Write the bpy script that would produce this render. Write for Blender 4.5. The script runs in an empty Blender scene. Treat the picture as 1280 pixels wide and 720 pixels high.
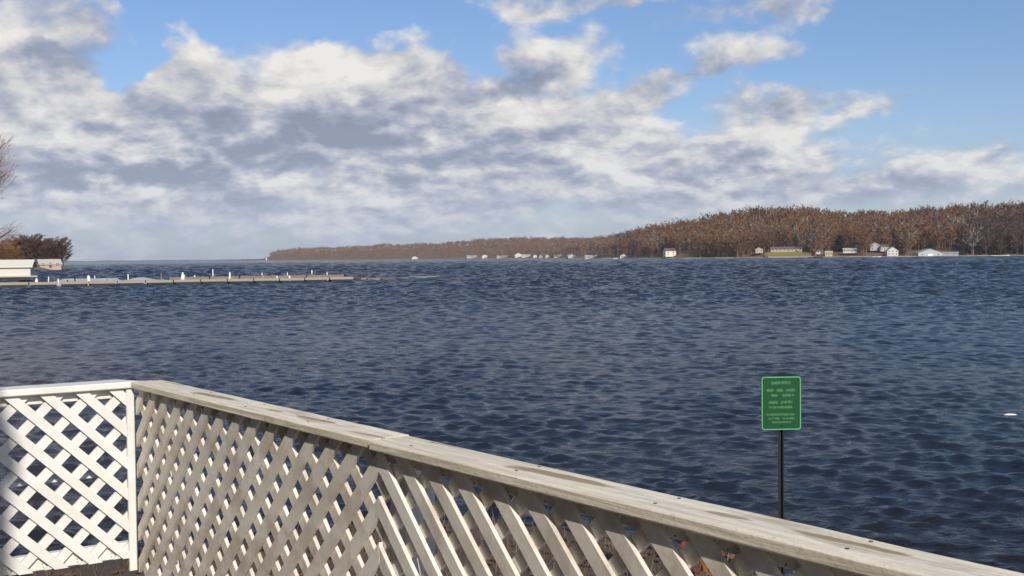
import bpy, math, random
import numpy as np
from mathutils import Vector, Matrix, noise as mn

S = bpy.context.scene
COL = S.collection
R = math.radians
rnd = random.Random(7)

# ------------------------------------------------------------------ camera
F = 1350.0                      # focal length in pixels of a 1280 px wide picture
CAMZ = 4.0
cam_d = bpy.data.cameras.new('camera')
cam = bpy.data.objects.new('camera', cam_d)
COL.objects.link(cam)
S.camera = cam
cam_d.sensor_width = 36.0
cam_d.angle = 2 * math.atan(640 / F)
cam_d.clip_start = 0.05
cam_d.clip_end = 60000
cam.location = (0, 0, CAMZ)
ROT = Matrix.Rotation(R(90 - 1.65), 4, 'X') @ Matrix.Rotation(R(-0.55), 4, 'Z')
cam.rotation_euler = ROT.to_euler()


def ray(px, py):
    v = ROT @ Vector(((px - 640) / F, (360 - py) / F, -1.0))
    return v


def at_y(px, py, Y):
    v = ray(px, py)
    return Vector((0, 0, CAMZ)) + v * (Y / v.y)


def on_z(px, py, z):
    v = ray(px, py)
    return Vector((0, 0, CAMZ)) + v * ((z - CAMZ) / v.z)


def hor(px):                    # horizon row at a column
    a, b = 200.0, 450.0
    for _ in range(30):
        m = (a + b) / 2
        if ray(px, m).z > 0:
            a = m
        else:
            b = m
    return a


# ------------------------------------------------------------------ colour management
S.render.engine = 'CYCLES'
S.view_settings.view_transform = 'Standard'
S.view_settings.look = 'None'
S.view_settings.exposure = 0.0
S.view_settings.gamma = 1.0

# ------------------------------------------------------------------ sun
SUN_EL = R(33)
sun_h = Vector((0.332, -0.943, 0)).normalized()
sun_dir = Vector((sun_h.x * math.cos(SUN_EL), sun_h.y * math.cos(SUN_EL), math.sin(SUN_EL)))
sd = bpy.data.lights.new('sun', 'SUN')
sd.energy = 4.7
sd.angle = R(0.55)
sd.color = (1.0, 0.93, 0.82)
sun = bpy.data.objects.new('sun', sd)
COL.objects.link(sun)
sun.rotation_euler = sun_dir.to_track_quat('Z', 'Y').to_euler()
sun.location = (5, -9, 12)


# ------------------------------------------------------------------ node helper
class NT:
    def __init__(s, tree):
        s.t = tree
        s.n = tree.nodes
        s.l = tree.links

    def node(s, typ, **kw):
        n = s.n.new(typ)
        for k, v in kw.items():
            setattr(n, k, v)
        return n

    def put(s, sock, v):
        if isinstance(v, bpy.types.NodeSocket):
            s.l.new(v, sock)
        elif v is not None:
            sock.default_value = v

    def m(s, op, a, b=None, c=None, clamp=False):
        n = s.node('ShaderNodeMath', operation=op, use_clamp=clamp)
        s.put(n.inputs[0], a)
        s.put(n.inputs[1], b)
        if c is not None:
            s.put(n.inputs[2], c)
        return n.outputs[0]

    def vm(s, op, a, b=None, c=None):
        n = s.node('ShaderNodeVectorMath', operation=op)
        s.put(n.inputs[0], a)
        s.put(n.inputs[1], b)
        if c is not None:
            s.put(n.inputs[2], c)
        return n.outputs['Value'] if op in ('LENGTH', 'DOT_PRODUCT', 'DISTANCE') else n.outputs[0]

    def noise(s, vec, scale, detail=4, rough=0.5, dist=0.0, lac=2.0):
        n = s.node('ShaderNodeTexNoise', noise_dimensions='3D')
        s.put(n.inputs['Vector'], vec)
        n.inputs['Scale'].default_value = scale
        n.inputs['Detail'].default_value = detail
        n.inputs['Roughness'].default_value = rough
        n.inputs['Lacunarity'].default_value = lac
        n.inputs['Distortion'].default_value = dist
        return n

    def mapr(s, v, a, b, c=0.0, d=1.0, smooth=True):
        n = s.node('ShaderNodeMapRange', interpolation_type='SMOOTHSTEP' if smooth else 'LINEAR')
        s.put(n.inputs[0], v)
        for i, q in enumerate((a, b, c, d)):
            s.put(n.inputs[1 + i], q)
        return n.outputs[0]

    def mix(s, f, a, b, blend='MIX'):
        n = s.node('ShaderNodeMix', data_type='RGBA', blend_type=blend)
        s.put(n.inputs[0], f)
        s.put(n.inputs[6], (*a, 1) if isinstance(a, tuple) and len(a) == 3 else a)
        s.put(n.inputs[7], (*b, 1) if isinstance(b, tuple) and len(b) == 3 else b)
        return n.outputs[2]

    def ramp(s, f, stops):
        n = s.node('ShaderNodeValToRGB')
        s.put(n.inputs[0], f)
        e = n.color_ramp.elements
        while len(e) < len(stops):
            e.new(0.5)
        for i, (p, c) in enumerate(stops):
            e[i].position = p
            e[i].color = (*c, 1)
        return n.outputs[0]


# ------------------------------------------------------------------ sky with clouds
SKY_STR = 0.1
world = bpy.data.worlds.new('World')
S.world = world
world.use_nodes = True
w = NT(world.node_tree)
w.n.clear()
out = w.node('ShaderNodeOutputWorld')
bg = w.node('ShaderNodeBackground')
bg.inputs['Strength'].default_value = SKY_STR
w.l.new(bg.outputs[0], out.inputs[0])
sky = w.node('ShaderNodeTexSky', sky_type='NISHITA')
sky.sun_disc = False
sky.sun_elevation = SUN_EL
sky.sun_rotation = math.atan2(sun_h.x, sun_h.y)
sky.air_density = 1.0
sky.dust_density = 1.0
sky.ozone_density = 1.6
tc = w.node('ShaderNodeTexCoord')
D = tc.outputs['Generated']
sp = w.node('ShaderNodeSeparateXYZ')
w.l.new(D, sp.inputs[0])
dx, dy, dz = sp.outputs
K = 13.5
AZ = w.m('MULTIPLY', w.m('ARCTAN2', dx, dy), K)
EL = w.m('MULTIPLY', w.m('ARCSINE', dz), K)
# directions, clouds flattened towards the horizon
q = w.vm('MULTIPLY', D, (K, K, K * 1.4))
warp = w.noise(q, 0.8, 3, 0.55)
warp2 = w.noise(q, 3.2, 3, 0.6)
wv = w.vm('ADD', w.vm('MULTIPLY', w.vm('SUBTRACT', warp.outputs['Color'], (0.5, 0.5, 0.5)), (1.05, 0.7, 0)),
          w.vm('MULTIPLY', w.vm('SUBTRACT', warp2.outputs['Color'], (0.5, 0.5, 0.5)), (0.42, 0.36, 0)))
cb = w.node('ShaderNodeCombineXYZ')
w.l.new(AZ, cb.inputs[0])
w.l.new(EL, cb.inputs[1])
P = w.vm('ADD', cb.outputs[0], wv)


def sky_ae(px, py):
    v = ray(px, py).normalized()
    return K * math.atan2(v.x, v.y), K * math.asin(v.z)


def blobs(lst):
    tot = None
    for (px, py, a, b, rot, wt) in lst:
        cx, cy = sky_ae(px, py)
        mp = w.node('ShaderNodeMapping', vector_type='TEXTURE')
        w.l.new(P, mp.inputs[0])
        mp.inputs['Location'].default_value = (cx, cy, 0)
        mp.inputs['Rotation'].default_value = (0, 0, R(rot))
        mp.inputs['Scale'].default_value = (a / 100, b / 100, 1)
        ln = w.vm('LENGTH', mp.outputs[0])
        v = w.mapr(ln, 1.35, 0.25, 0.0, wt)
        tot = v if tot is None else w.m('ADD', tot, v)
    return tot


# where the banks of cloud stand (picture column, row, half width, half height, tilt, weight)
cover = blobs([
    (40, 25, 150, 62, 5, 0.95),
    (215, 95, 62, 85, 12, 0.75),
    (420, 110, 175, 70, 3, 1.05),
    (520, 165, 160, 90, -18, 0.85),
    (120, 165, 190, 75, 0, 0.95),
    (60, 115, 90, 45, -8, 0.5),
    (330, 215, 330, 75, 0, 0.7),
    (660, 170, 150, 70, -10, 0.75),
    (690, 72, 95, 45, 12, 0.8),
    (790, 200, 150, 80, 0, 0.7),
    (815, 118, 72, 22, 12, 0.7),
    (935, 60, 68, 30, 4, 0.62),
    (905, 75, 150, 16, 8, 0.25),
    (1085, 122, 66, 25, 3, 0.75),
    (960, 130, 78, 26, -10, 0.55),
    (985, 175, 78, 48, 30, 0.75),
    (925, 225, 100, 38, 6, 0.6),
    (740, 0, 230, 20, 2, 0.75),
    (990, 6, 55, 24, 0, 0.7),
    (172, 60, 62, 42, 70, -0.95),
    (370, 8, 210, 30, 0, -0.8),
    (590, 45, 42, 60, 12, -0.5),
    (850, 150, 48, 42, 20, -0.28),
    (1150, 228, 190, 34, 3, 0.42),
    (880, 22, 90, 13, 8, 0.42),
    (850, 92, 60, 12, 10, 0.3),
    (1240, 190, 90, 22, 12, 0.32),
    (640, 30, 60, 16, 20, 0.35),
    (1150, 60, 150, 60, 0, -0.35),
])
# light on the cloud bodies: sunlit crowns and shaded undersides
light = blobs([
    (415, 80, 150, 32, 8, 0.45),
    (505, 65, 60, 28, -20, 0.2),
    (320, 165, 75, 20, 28, 0.32),
    (235, 45, 28, 30, 0, 0.15),
    (410, 155, 105, 34, 8, -0.55),
    (470, 165, 70, 25, -10, -0.25),
    (190, 216, 240, 18, 2, -0.6),
    (560, 190, 120, 22, -8, -0.2),
    (330, 180, 60, 30, 0, -0.2),
    (60, 62, 90, 18, 4, -0.45),
    (15, 25, 60, 25, 0, 0.15),
    (655, 102, 60, 18, 25, -0.45),
    (700, 55, 50, 22, 10, 0.2),
    (275, 135, 45, 30, 40, -0.3),
    (110, 170, 120, 30, 0, 0.2),
    (160, 236, 60, 12, 0, 0.35),
    (440, 215, 90, 20, 10, 0.25),
    (640, 160, 80, 25, 15, 0.25),
    (760, 205, 70, 45, 20, 0.38),
    (985, 180, 40, 25, 30, 0.35),
    (915, 225, 45, 16, 10, 0.3),
    (950, 190, 50, 14, 25, -0.25),
    (1085, 115, 50, 14, 0, 0.3),
    (1085, 148, 60, 10, 0, -0.2),
    (935, 84, 55, 10, 0, -0.25),
    (540, 215, 60, 30, 0, -0.15),
    (300, 255, 200, 14, 0, -0.2),
])
n1 = w.noise(q, 0.95, 9, 0.56, 0.15)
qo = w.vm('ADD', q, (0.10, 0.0, 0.34))
n2 = w.noise(qo, 0.95, 9, 0.56, 0.15)
nfine = w.noise(q, 3.4, 5, 0.62, 0.3)
qs = w.vm('MULTIPLY', D, (K, K, K * 2.6))
puff = w.noise(qs, 1.7, 6, 0.58, 0.2)
puff2 = w.noise(w.vm('ADD', qs, (0.05, 0.0, 0.26)), 1.7, 6, 0.58, 0.2)
lowband = w.mapr(EL, 2.6, 1.0, 0.0, 1.0)
PF = w.m('MULTIPLY', w.m('SUBTRACT', puff.outputs['Fac'], 0.5), lowband)
PR = w.m('MULTIPLY', w.m('SUBTRACT', puff.outputs['Fac'], puff2.outputs['Fac']), w.m('ADD', w.m('MULTIPLY', lowband, 2.4), 0.45))
# low stratiform veil towards the horizon, thinner on the right
veil = w.m('MULTIPLY', w.mapr(EL, 2.1, 0.6, 0.0, 1.0), w.mapr(AZ, 6.5, 1.0, 0.40, 0.5))
# beyond the frame clouds go on as scattered cumulus
outside = w.m('MAXIMUM', w.mapr(w.m('ABSOLUTE', AZ), 7.0, 11.0, 0, 1), w.mapr(EL, 3.8, 6.5, 0, 1))
scat = w.m('MULTIPLY', outside, w.mapr(w.noise(D, 2.6, 3, 0.5).outputs['Fac'], 0.50, 0.66, 0.0, 0.65))
N1 = w.m('SUBTRACT', n1.outputs['Fac'], 0.5)
dens = w.m('ADD', w.m('ADD', cover, veil), scat)
dens = w.m('ADD', dens, w.m('MULTIPLY', N1, 1.55))
dens = w.m('ADD', dens, w.m('MULTIPLY', w.m('SUBTRACT', nfine.outputs['Fac'], 0.5), 0.5))
dens = w.m('ADD', dens, w.m('MULTIPLY', PF, 1.3))
dens = w.m('SUBTRACT', dens, 0.34)
shade_extra = w.m('ADD', PR, w.m('MULTIPLY', PF, 0.5))
alpha = w.mapr(dens, -0.16, 0.55, 0.0, 0.96)
relief = w.m('MULTIPLY', w.m('SUBTRACT', n1.outputs['Fac'], n2.outputs['Fac']), 3.5)
thick = w.mapr(dens, 0.3, 1.3, 0.0, -0.13)
light = w.m('MULTIPLY', light, 1.45)
shade = w.m('ADD', w.m('ADD', light, relief), w.m('ADD', thick, 0.58))
shade = w.m('ADD', shade, w.m('MULTIPLY', w.m('SUBTRACT', nfine.outputs['Fac'], 0.5), 0.65))
shade = w.m('ADD', shade, shade_extra)
shade = w.mapr(shade, -0.36, 1.28, 0.0, 1.0, smooth=False)
ccol = w.ramp(shade, [(0.0, (0.25, 0.28, 0.37)), (0.25, (0.335, 0.365, 0.46)), (0.48, (0.485, 0.50, 0.565)), (0.70, (0.68, 0.665, 0.66)), (1.0, (0.88, 0.85, 0.80))])
hz = w.mapr(EL, 1.1, 0.0, 0.0, 0.4)
ccol = w.mix(hz, ccol, (0.46, 0.53, 0.68))
ccol = w.vm('SCALE', ccol, None)
ccol.node.inputs[3].default_value = 1.0 / SKY_STR
skyc = w.mix(1.0, sky.outputs[0], (0.85, 0.96, 1.18), 'MULTIPLY')
fin = w.mix(alpha, skyc, ccol)
low = w.mapr(EL, 2.2, 0.0, 0.0, 0.4, smooth=False)
w.l.new(w.mix(low, fin, (0.50 / SKY_STR, 0.575 / SKY_STR, 0.735 / SKY_STR)), bg.inputs['Color'])

# ------------------------------------------------------------------ materials
MATS = {}


def material(name, build):
    if name in MATS:
        return MATS[name]
    m = bpy.data.materials.new(name)
    m.use_nodes = True
    t = NT(m.node_tree)
    b = m.node_tree.nodes['Principled BSDF']
    b.inputs['Specular IOR Level'].default_value = 0.35
    build(t, b)
    MATS[name] = m
    return m


def bump(t, b, h, strength, dist, normal=None):
    n = t.node('ShaderNodeBump')
    n.inputs['Strength'].default_value = strength
    n.inputs['Distance'].default_value = dist
    t.put(n.inputs['Height'], h)
    if normal is not None:
        t.put(n.inputs['Normal'], normal)
    if b is not None:
        t.l.new(n.outputs[0], b.inputs['Normal'])
    return n.outputs[0]


def plain(name, c, rough=0.7, var=0.25, scale=3.0, bmp=0.0, metallic=0.0):
    def f(t, b):
        pos = t.node('ShaderNodeNewGeometry').outputs['Position']
        n = t.noise(pos, scale, 5, 0.6)
        n2_ = t.noise(pos, scale * 9, 3, 0.6)
        v = t.m('ADD', t.m('MULTIPLY', t.m('SUBTRACT', n.outputs[0], 0.5), var * 2), t.m('MULTIPLY', t.m('SUBTRACT', n2_.outputs[0], 0.5), var))
        lo = tuple(x * (1 - var) for x in c)
        hi = tuple(min(1, x * (1 + var)) for x in c)
        t.l.new(t.mix(t.m('ADD', v, 0.5, clamp=True), lo, hi), b.inputs['Base Color'])
        b.inputs['Roughness'].default_value = rough
        b.inputs['Metallic'].default_value = metallic
        if bmp:
            bump(t, b, n2_.outputs[0], 1.0, bmp)
    return material(name, f)


def painted(name, paint, wood, wear, grain_axis, speck=0.5, rough=0.6):
    """weathered paint over wood; grain runs along the object's local axis"""
    def f(t, b):
        obj = t.node('ShaderNodeTexCoord').outputs['Object']
        sc = {'x': (1.2, 22, 22), 'z': (22, 22, 1.2), 'd': (3, 3, 3)}[grain_axis]
        gv = t.vm('MULTIPLY', obj, sc)
        grain = t.noise(gv, 2.0, 6, 0.65, 0.4).outputs[0]
        blot = t.noise(obj, 5.0, 5, 0.62, 0.5).outputs[0]
        fine = t.noise(obj, 60.0, 4, 0.7).outputs[0]
        wv_ = t.m('ADD', t.m('MULTIPLY', grain, 0.55), t.m('MULTIPLY', blot, 0.45))
        mask = t.mapr(wv_, 0.62 - wear * 0.3, 0.72 - wear * 0.18, 0.0, 1.0)
        pc = t.mix(t.mapr(blot, 0.3, 0.7), tuple(x * 0.86 for x in paint), paint)
        pc = t.mix(t.m('MULTIPLY', t.mapr(fine, 0.55, 0.72), speck), pc, tuple(x * 0.62 for x in paint))
        c = t.mix(t.m('MULTIPLY', mask, 0.8), pc, wood)
        rn = t.node('ShaderNodeObjectInfo').outputs['Random']
        c = t.mix(t.m('MULTIPLY', rn, 0.30 if speck > 0.3 else 0.08), c, wood)
        t.l.new(c, b.inputs['Base Color'])
        b.inputs['Roughness'].default_value = rough
        h = t.m('ADD', t.m('MULTIPLY', grain, 0.6), t.m('MULTIPLY', fine, 0.25))
        bump(t, b, h, 1.0, 0.0025)
    return material(name, f)


white_paint = painted('white_paint', (0.74, 0.73, 0.69), (0.55, 0.51, 0.44), 0.1, 'd', 0.12)
grey_slat = painted('weathered_slat_paint', (0.85, 0.80, 0.725), (0.44, 0.385, 0.315), 0.6, 'd', 0.7)


def cap_build(t, b):
    obj = t.node('ShaderNodeTexCoord').outputs['Object']
    gv = t.vm('MULTIPLY', obj, (1.6, 30, 30))
    grain = t.noise(gv, 2.0, 7, 0.68, 0.6).outputs[0]
    bl = t.vm('MULTIPLY', obj, (3.0, 9, 9))
    blot = t.noise(bl, 1.0, 5, 0.6, 0.8).outputs[0]
    fine = t.noise(obj, 70.0, 5, 0.75).outputs[0]
    c = t.mix(t.mapr(grain, 0.35, 0.68), (0.56, 0.50, 0.39), (0.83, 0.765, 0.64))
    c = t.mix(t.m('MULTIPLY', t.mapr(blot, 0.56, 0.66), 0.55), c, (0.36, 0.31, 0.22))
    c = t.mix(t.m('MULTIPLY', t.mapr(fine, 0.56, 0.7), 0.5), c, (0.33, 0.30, 0.25))
    # long bare knots where the paint has flaked off
    tot = None
    for (cx, cy, a, bb, k) in ((0.66, 0.045, 0.17, 0.019, 1.0), (0.56, 0.03, 0.07, 0.010, 0.8), (1.13, 0.04, 0.06, 0.012, 0.85), (1.38, 0.045, 0.11, 0.012, 1.0), (0.2, 0.085, 0.1, 0.008, 0.7), (1.75, 0.02, 0.12, 0.010, 0.8)):
        mp = t.node('ShaderNodeMapping', vector_type='TEXTURE')
        t.l.new(t.vm('ADD', obj, t.vm('MULTIPLY', t.vm('SUBTRACT', t.noise(obj, 14, 3, 0.6).outputs['Color'], (0.5, 0.5, 0.5)), (0.05, 0.02, 0))), mp.inputs[0])
        mp.inputs['Location'].default_value = (cx, cy, 0)
        mp.inputs['Rotation'].default_value = (0, 0, R(3))
        mp.inputs['Scale'].default_value = (a, bb, 10)
        v = t.mapr(t.vm('LENGTH', mp.outputs[0]), 1.15, 0.75, 0.0, k)
        tot = v if tot is None else t.m('MAXIMUM', tot, v)
    c = t.mix(tot, c, t.mix(grain, (0.20, 0.155, 0.095), (0.42, 0.34, 0.23)))
    t.l.new(c, b.inputs['Base Color'])
    b.inputs['Roughness'].default_value = 0.75
    bump(t, b, t.m('ADD', grain, t.m('MULTIPLY', fine, 0.5)), 1.0, 0.003)


cap_mat = material('weathered_cap_paint', cap_build)
deck_wood = painted('deck_wood', (0.17, 0.14, 0.11), (0.12, 0.09, 0.07), 0.5, 'x', 0.3)
sign_green = plain('sign_green', (0.003, 0.062, 0.018), 0.45, 0.12, 8)
sign_print = plain('sign_print', (0.11, 0.34, 0.14), 0.5, 0.15, 30)
sign_letter = plain('sign_letter', (0.085, 0.27, 0.11), 0.5, 0.15, 30)
post_dark = plain('post_dark', (0.012, 0.013, 0.012), 0.5, 0.3, 20)
twig_leaf_red = plain('leaf_red', (0.20, 0.028, 0.018), 0.6, 0.5, 6)
twig_leaf_orange = plain('leaf_orange', (0.20, 0.085, 0.025), 0.6, 0.4, 6)
bark = plain('bark', (0.12, 0.095, 0.075), 0.9, 0.35, 4, 0.004)


def foliage(name, cols, scale, var=1.0):
    """tint that changes from tree to tree through the world position"""
    def f(t, b):
        pos = t.node('ShaderNodeNewGeometry').outputs['Position']
        n = t.noise(t.vm('MULTIPLY', pos, (1, 1, 0.25)), scale, 2, 0.5).outputs[0]
        n2_ = t.noise(pos, scale * 6, 2, 0.5).outputs[0]
        n3_ = t.noise(pos, scale * 0.13, 3, 0.5).outputs[0]
        v = t.m('ADD', t.m('MULTIPLY', n, 0.55), t.m('MULTIPLY', n2_, 0.1))
        v = t.m('ADD', v, t.m('MULTIPLY', n3_, 0.35))
        st = [(0.34 + 0.32 * i / (len(cols) - 1), c) for i, c in enumerate(cols)]
        t.l.new(t.ramp(v, st), b.inputs['Base Color'])
        b.inputs['Roughness'].default_value = 0.9
        b.inputs['Specular IOR Level'].default_value = 0.1
    return material(name, f)


wood_brown = foliage('bare_wood_brown', [(0.07, 0.043, 0.030), (0.215, 0.100, 0.043), (0.135, 0.092, 0.062), (0.25, 0.118, 0.045), (0.085, 0.050, 0.031), (0.19, 0.118, 0.068)], 0.11)
wood_pink = foliage('bare_wood_pinkish', [(0.13, 0.09, 0.075), (0.25, 0.145, 0.105), (0.18, 0.13, 0.09), (0.28, 0.165, 0.12)], 0.05)
wood_dark = foliage('bare_wood_dark', [(0.065, 0.042, 0.034), (0.115, 0.070, 0.052), (0.08, 0.052, 0.042)], 0.12)
wood_orange = foliage('bare_wood_orange', [(0.13, 0.068, 0.032), (0.20, 0.105, 0.045), (0.12, 0.07, 0.04)], 0.12)
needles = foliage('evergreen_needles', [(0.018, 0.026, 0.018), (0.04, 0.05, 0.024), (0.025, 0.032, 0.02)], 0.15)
olive = foliage('olive_foliage', [(0.07, 0.065, 0.025), (0.13, 0.11, 0.05)], 0.2)


# ------------------------------------------------------------------ object helpers
def link(name, me, parent=None):
    o = bpy.data.objects.new(name, me)
    COL.objects.link(o)
    if parent is not None:
        o.parent = parent
    return o


def tag(o, label=None, cat=None, group=None, kind=None):
    if label:
        o['label'] = label
    if cat:
        o['category'] = cat
    if group:
        o['group'] = group
    if kind:
        o['kind'] = kind
    return o


def thing(name, loc, rz=0.0, label=None, cat=None, group=None):
    o = link(name, None)
    o.location = loc
    o.rotation_euler = (0, 0, rz)
    o.empty_display_size = 0.2
    return tag(o, label, cat, group)


def mesh(name, v, f, mats, mi=None, smooth=False):
    me = bpy.data.meshes.new(name)
    me.from_pydata([tuple(p) for p in v], [], f)
    for m in (mats if isinstance(mats, (list, tuple)) else [mats]):
        me.materials.append(m)
    if mi is not None:
        me.polygons.foreach_set('material_index', np.array(mi, dtype=np.int32))
    if smooth:
        me.polygons.foreach_set('use_smooth', np.ones(len(f), dtype=bool))
    me.update()
    return me


class MB:
    def __init__(s):
        s.v = []
        s.f = []
        s.mi = []

    def add(s, vs, fs, mi=0):
        b = len(s.v)
        s.v += [tuple(p) for p in vs]
        s.f += [tuple(i + b for i in f) for f in fs]
        s.mi += [mi] * len(fs)

    def box(s, x0, x1, y0, y1, z0, z1, mi=0):
        s.add([(x0, y0, z0), (x1, y0, z0), (x1, y1, z0), (x0, y1, z0), (x0, y0, z1), (x1, y0, z1), (x1, y1, z1), (x0, y1, z1)],
              [(0, 3, 2, 1), (4, 5, 6, 7), (0, 1, 5, 4), (1, 2, 6, 5), (2, 3, 7, 6), (3, 0, 4, 7)], mi)

    def bevbox(s, x0, x1, y0, y1, z0, z1, b, mi=0, seg=0, jit=0.0, axis='x', r=None):
        """box with chamfered long edges running along the axis, optionally cut into segments with slight waviness"""
        r = r or rnd
        prof = [(y0 + b, z0), (y1 - b, z0), (y1, z0 + b), (y1, z1 - b), (y1 - b, z1), (y0 + b, z1), (y0, z1 - b), (y0, z0 + b)]
        n = max(1, seg)
        vs, fs = [], []
        for i in range(n + 1):
            x = x0 + (x1 - x0) * i / n
            jy, jz = r.uniform(-jit, jit), r.uniform(-jit, jit)
            for (y, z) in prof:
                a, c = y + jy, z + jz
                vs.append((x, a, c) if axis == 'x' else (a, c, x) if axis == 'z' else (c, x, a))
        for i in range(n):
            for k in range(8):
                k2 = (k + 1) % 8
                fs.append((i * 8 + k, (i + 1) * 8 + k, (i + 1) * 8 + k2, i * 8 + k2))
        fs.append(tuple(range(8)))
        fs.append(tuple(range(n * 8 + 7, n * 8 - 1, -1)))
        s.add(vs, fs, mi)

    def tube(s, pts, rad, n=6, mi=0, cap=True):
        vs, fs = [], []
        pts = [Vector(p) for p in pts]
        if not isinstance(rad, (list, tuple)):
            rad = [rad] * len(pts)
        for i, p in enumerate(pts):
            d = (pts[min(i + 1, len(pts) - 1)] - pts[max(i - 1, 0)]).normalized()
            a = Vector((0, 0, 1)) if abs(d.z) < 0.9 else Vector((1, 0, 0))
            u = d.cross(a).normalized()
            v = d.cross(u).normalized()
            for k in range(n):
                an = 2 * math.pi * k / n
                vs.append(p + (u * math.cos(an) + v * math.sin(an)) * rad[i])
        for i in range(len(pts) - 1):
            for k in range(n):
                k2 = (k + 1) % n
                fs.append((i * n + k, i * n + k2, (i + 1) * n + k2, (i + 1) * n + k))
        if cap:
            fs.append(tuple(range(n - 1, -1, -1)))
            fs.append(tuple(range((len(pts) - 1) * n, len(pts) * n)))
        s.add(vs, fs, mi)

    def prism(s, poly, y0, y1, mi=0):
        """polygon in x,z extruded along y"""
        n = len(poly)
        vs = [(x, y0, z) for x, z in poly] + [(x, y1, z) for x, z in poly]
        fs = [tuple(range(n)), tuple(range(2 * n - 1, n - 1, -1))]
        for k in range(n):
            k2 = (k + 1) % n
            fs.append((k, k + n, k2 + n, k2))
        s.add(vs, fs, mi)

    def build(s, name, mats, parent=None, smooth=False):
        me = mesh(name, s.v, s.f, mats, s.mi, smooth)
        return link(name, me, parent)


def clip(poly, planes):
    """clip polygon [(x,y)] by half planes (a,b,c): a*x+b*y<=c"""
    for a, b, c in planes:
        res = []
        for i in range(len(poly)):
            p, q_ = poly[i], poly[(i + 1) % len(poly)]
            dp, dq = a * p[0] + b * p[1] - c, a * q_[0] + b * q_[1] - c
            if dp <= 0:
                res.append(p)
            if (dp < 0 < dq) or (dq < 0 < dp):
                t_ = dp / (dp - dq)
                res.append((p[0] + t_ * (q_[0] - p[0]), p[1] + t_ * (q_[1] - p[1])))
        poly = res
        if len(poly) < 3:
            return []
    return poly


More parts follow.
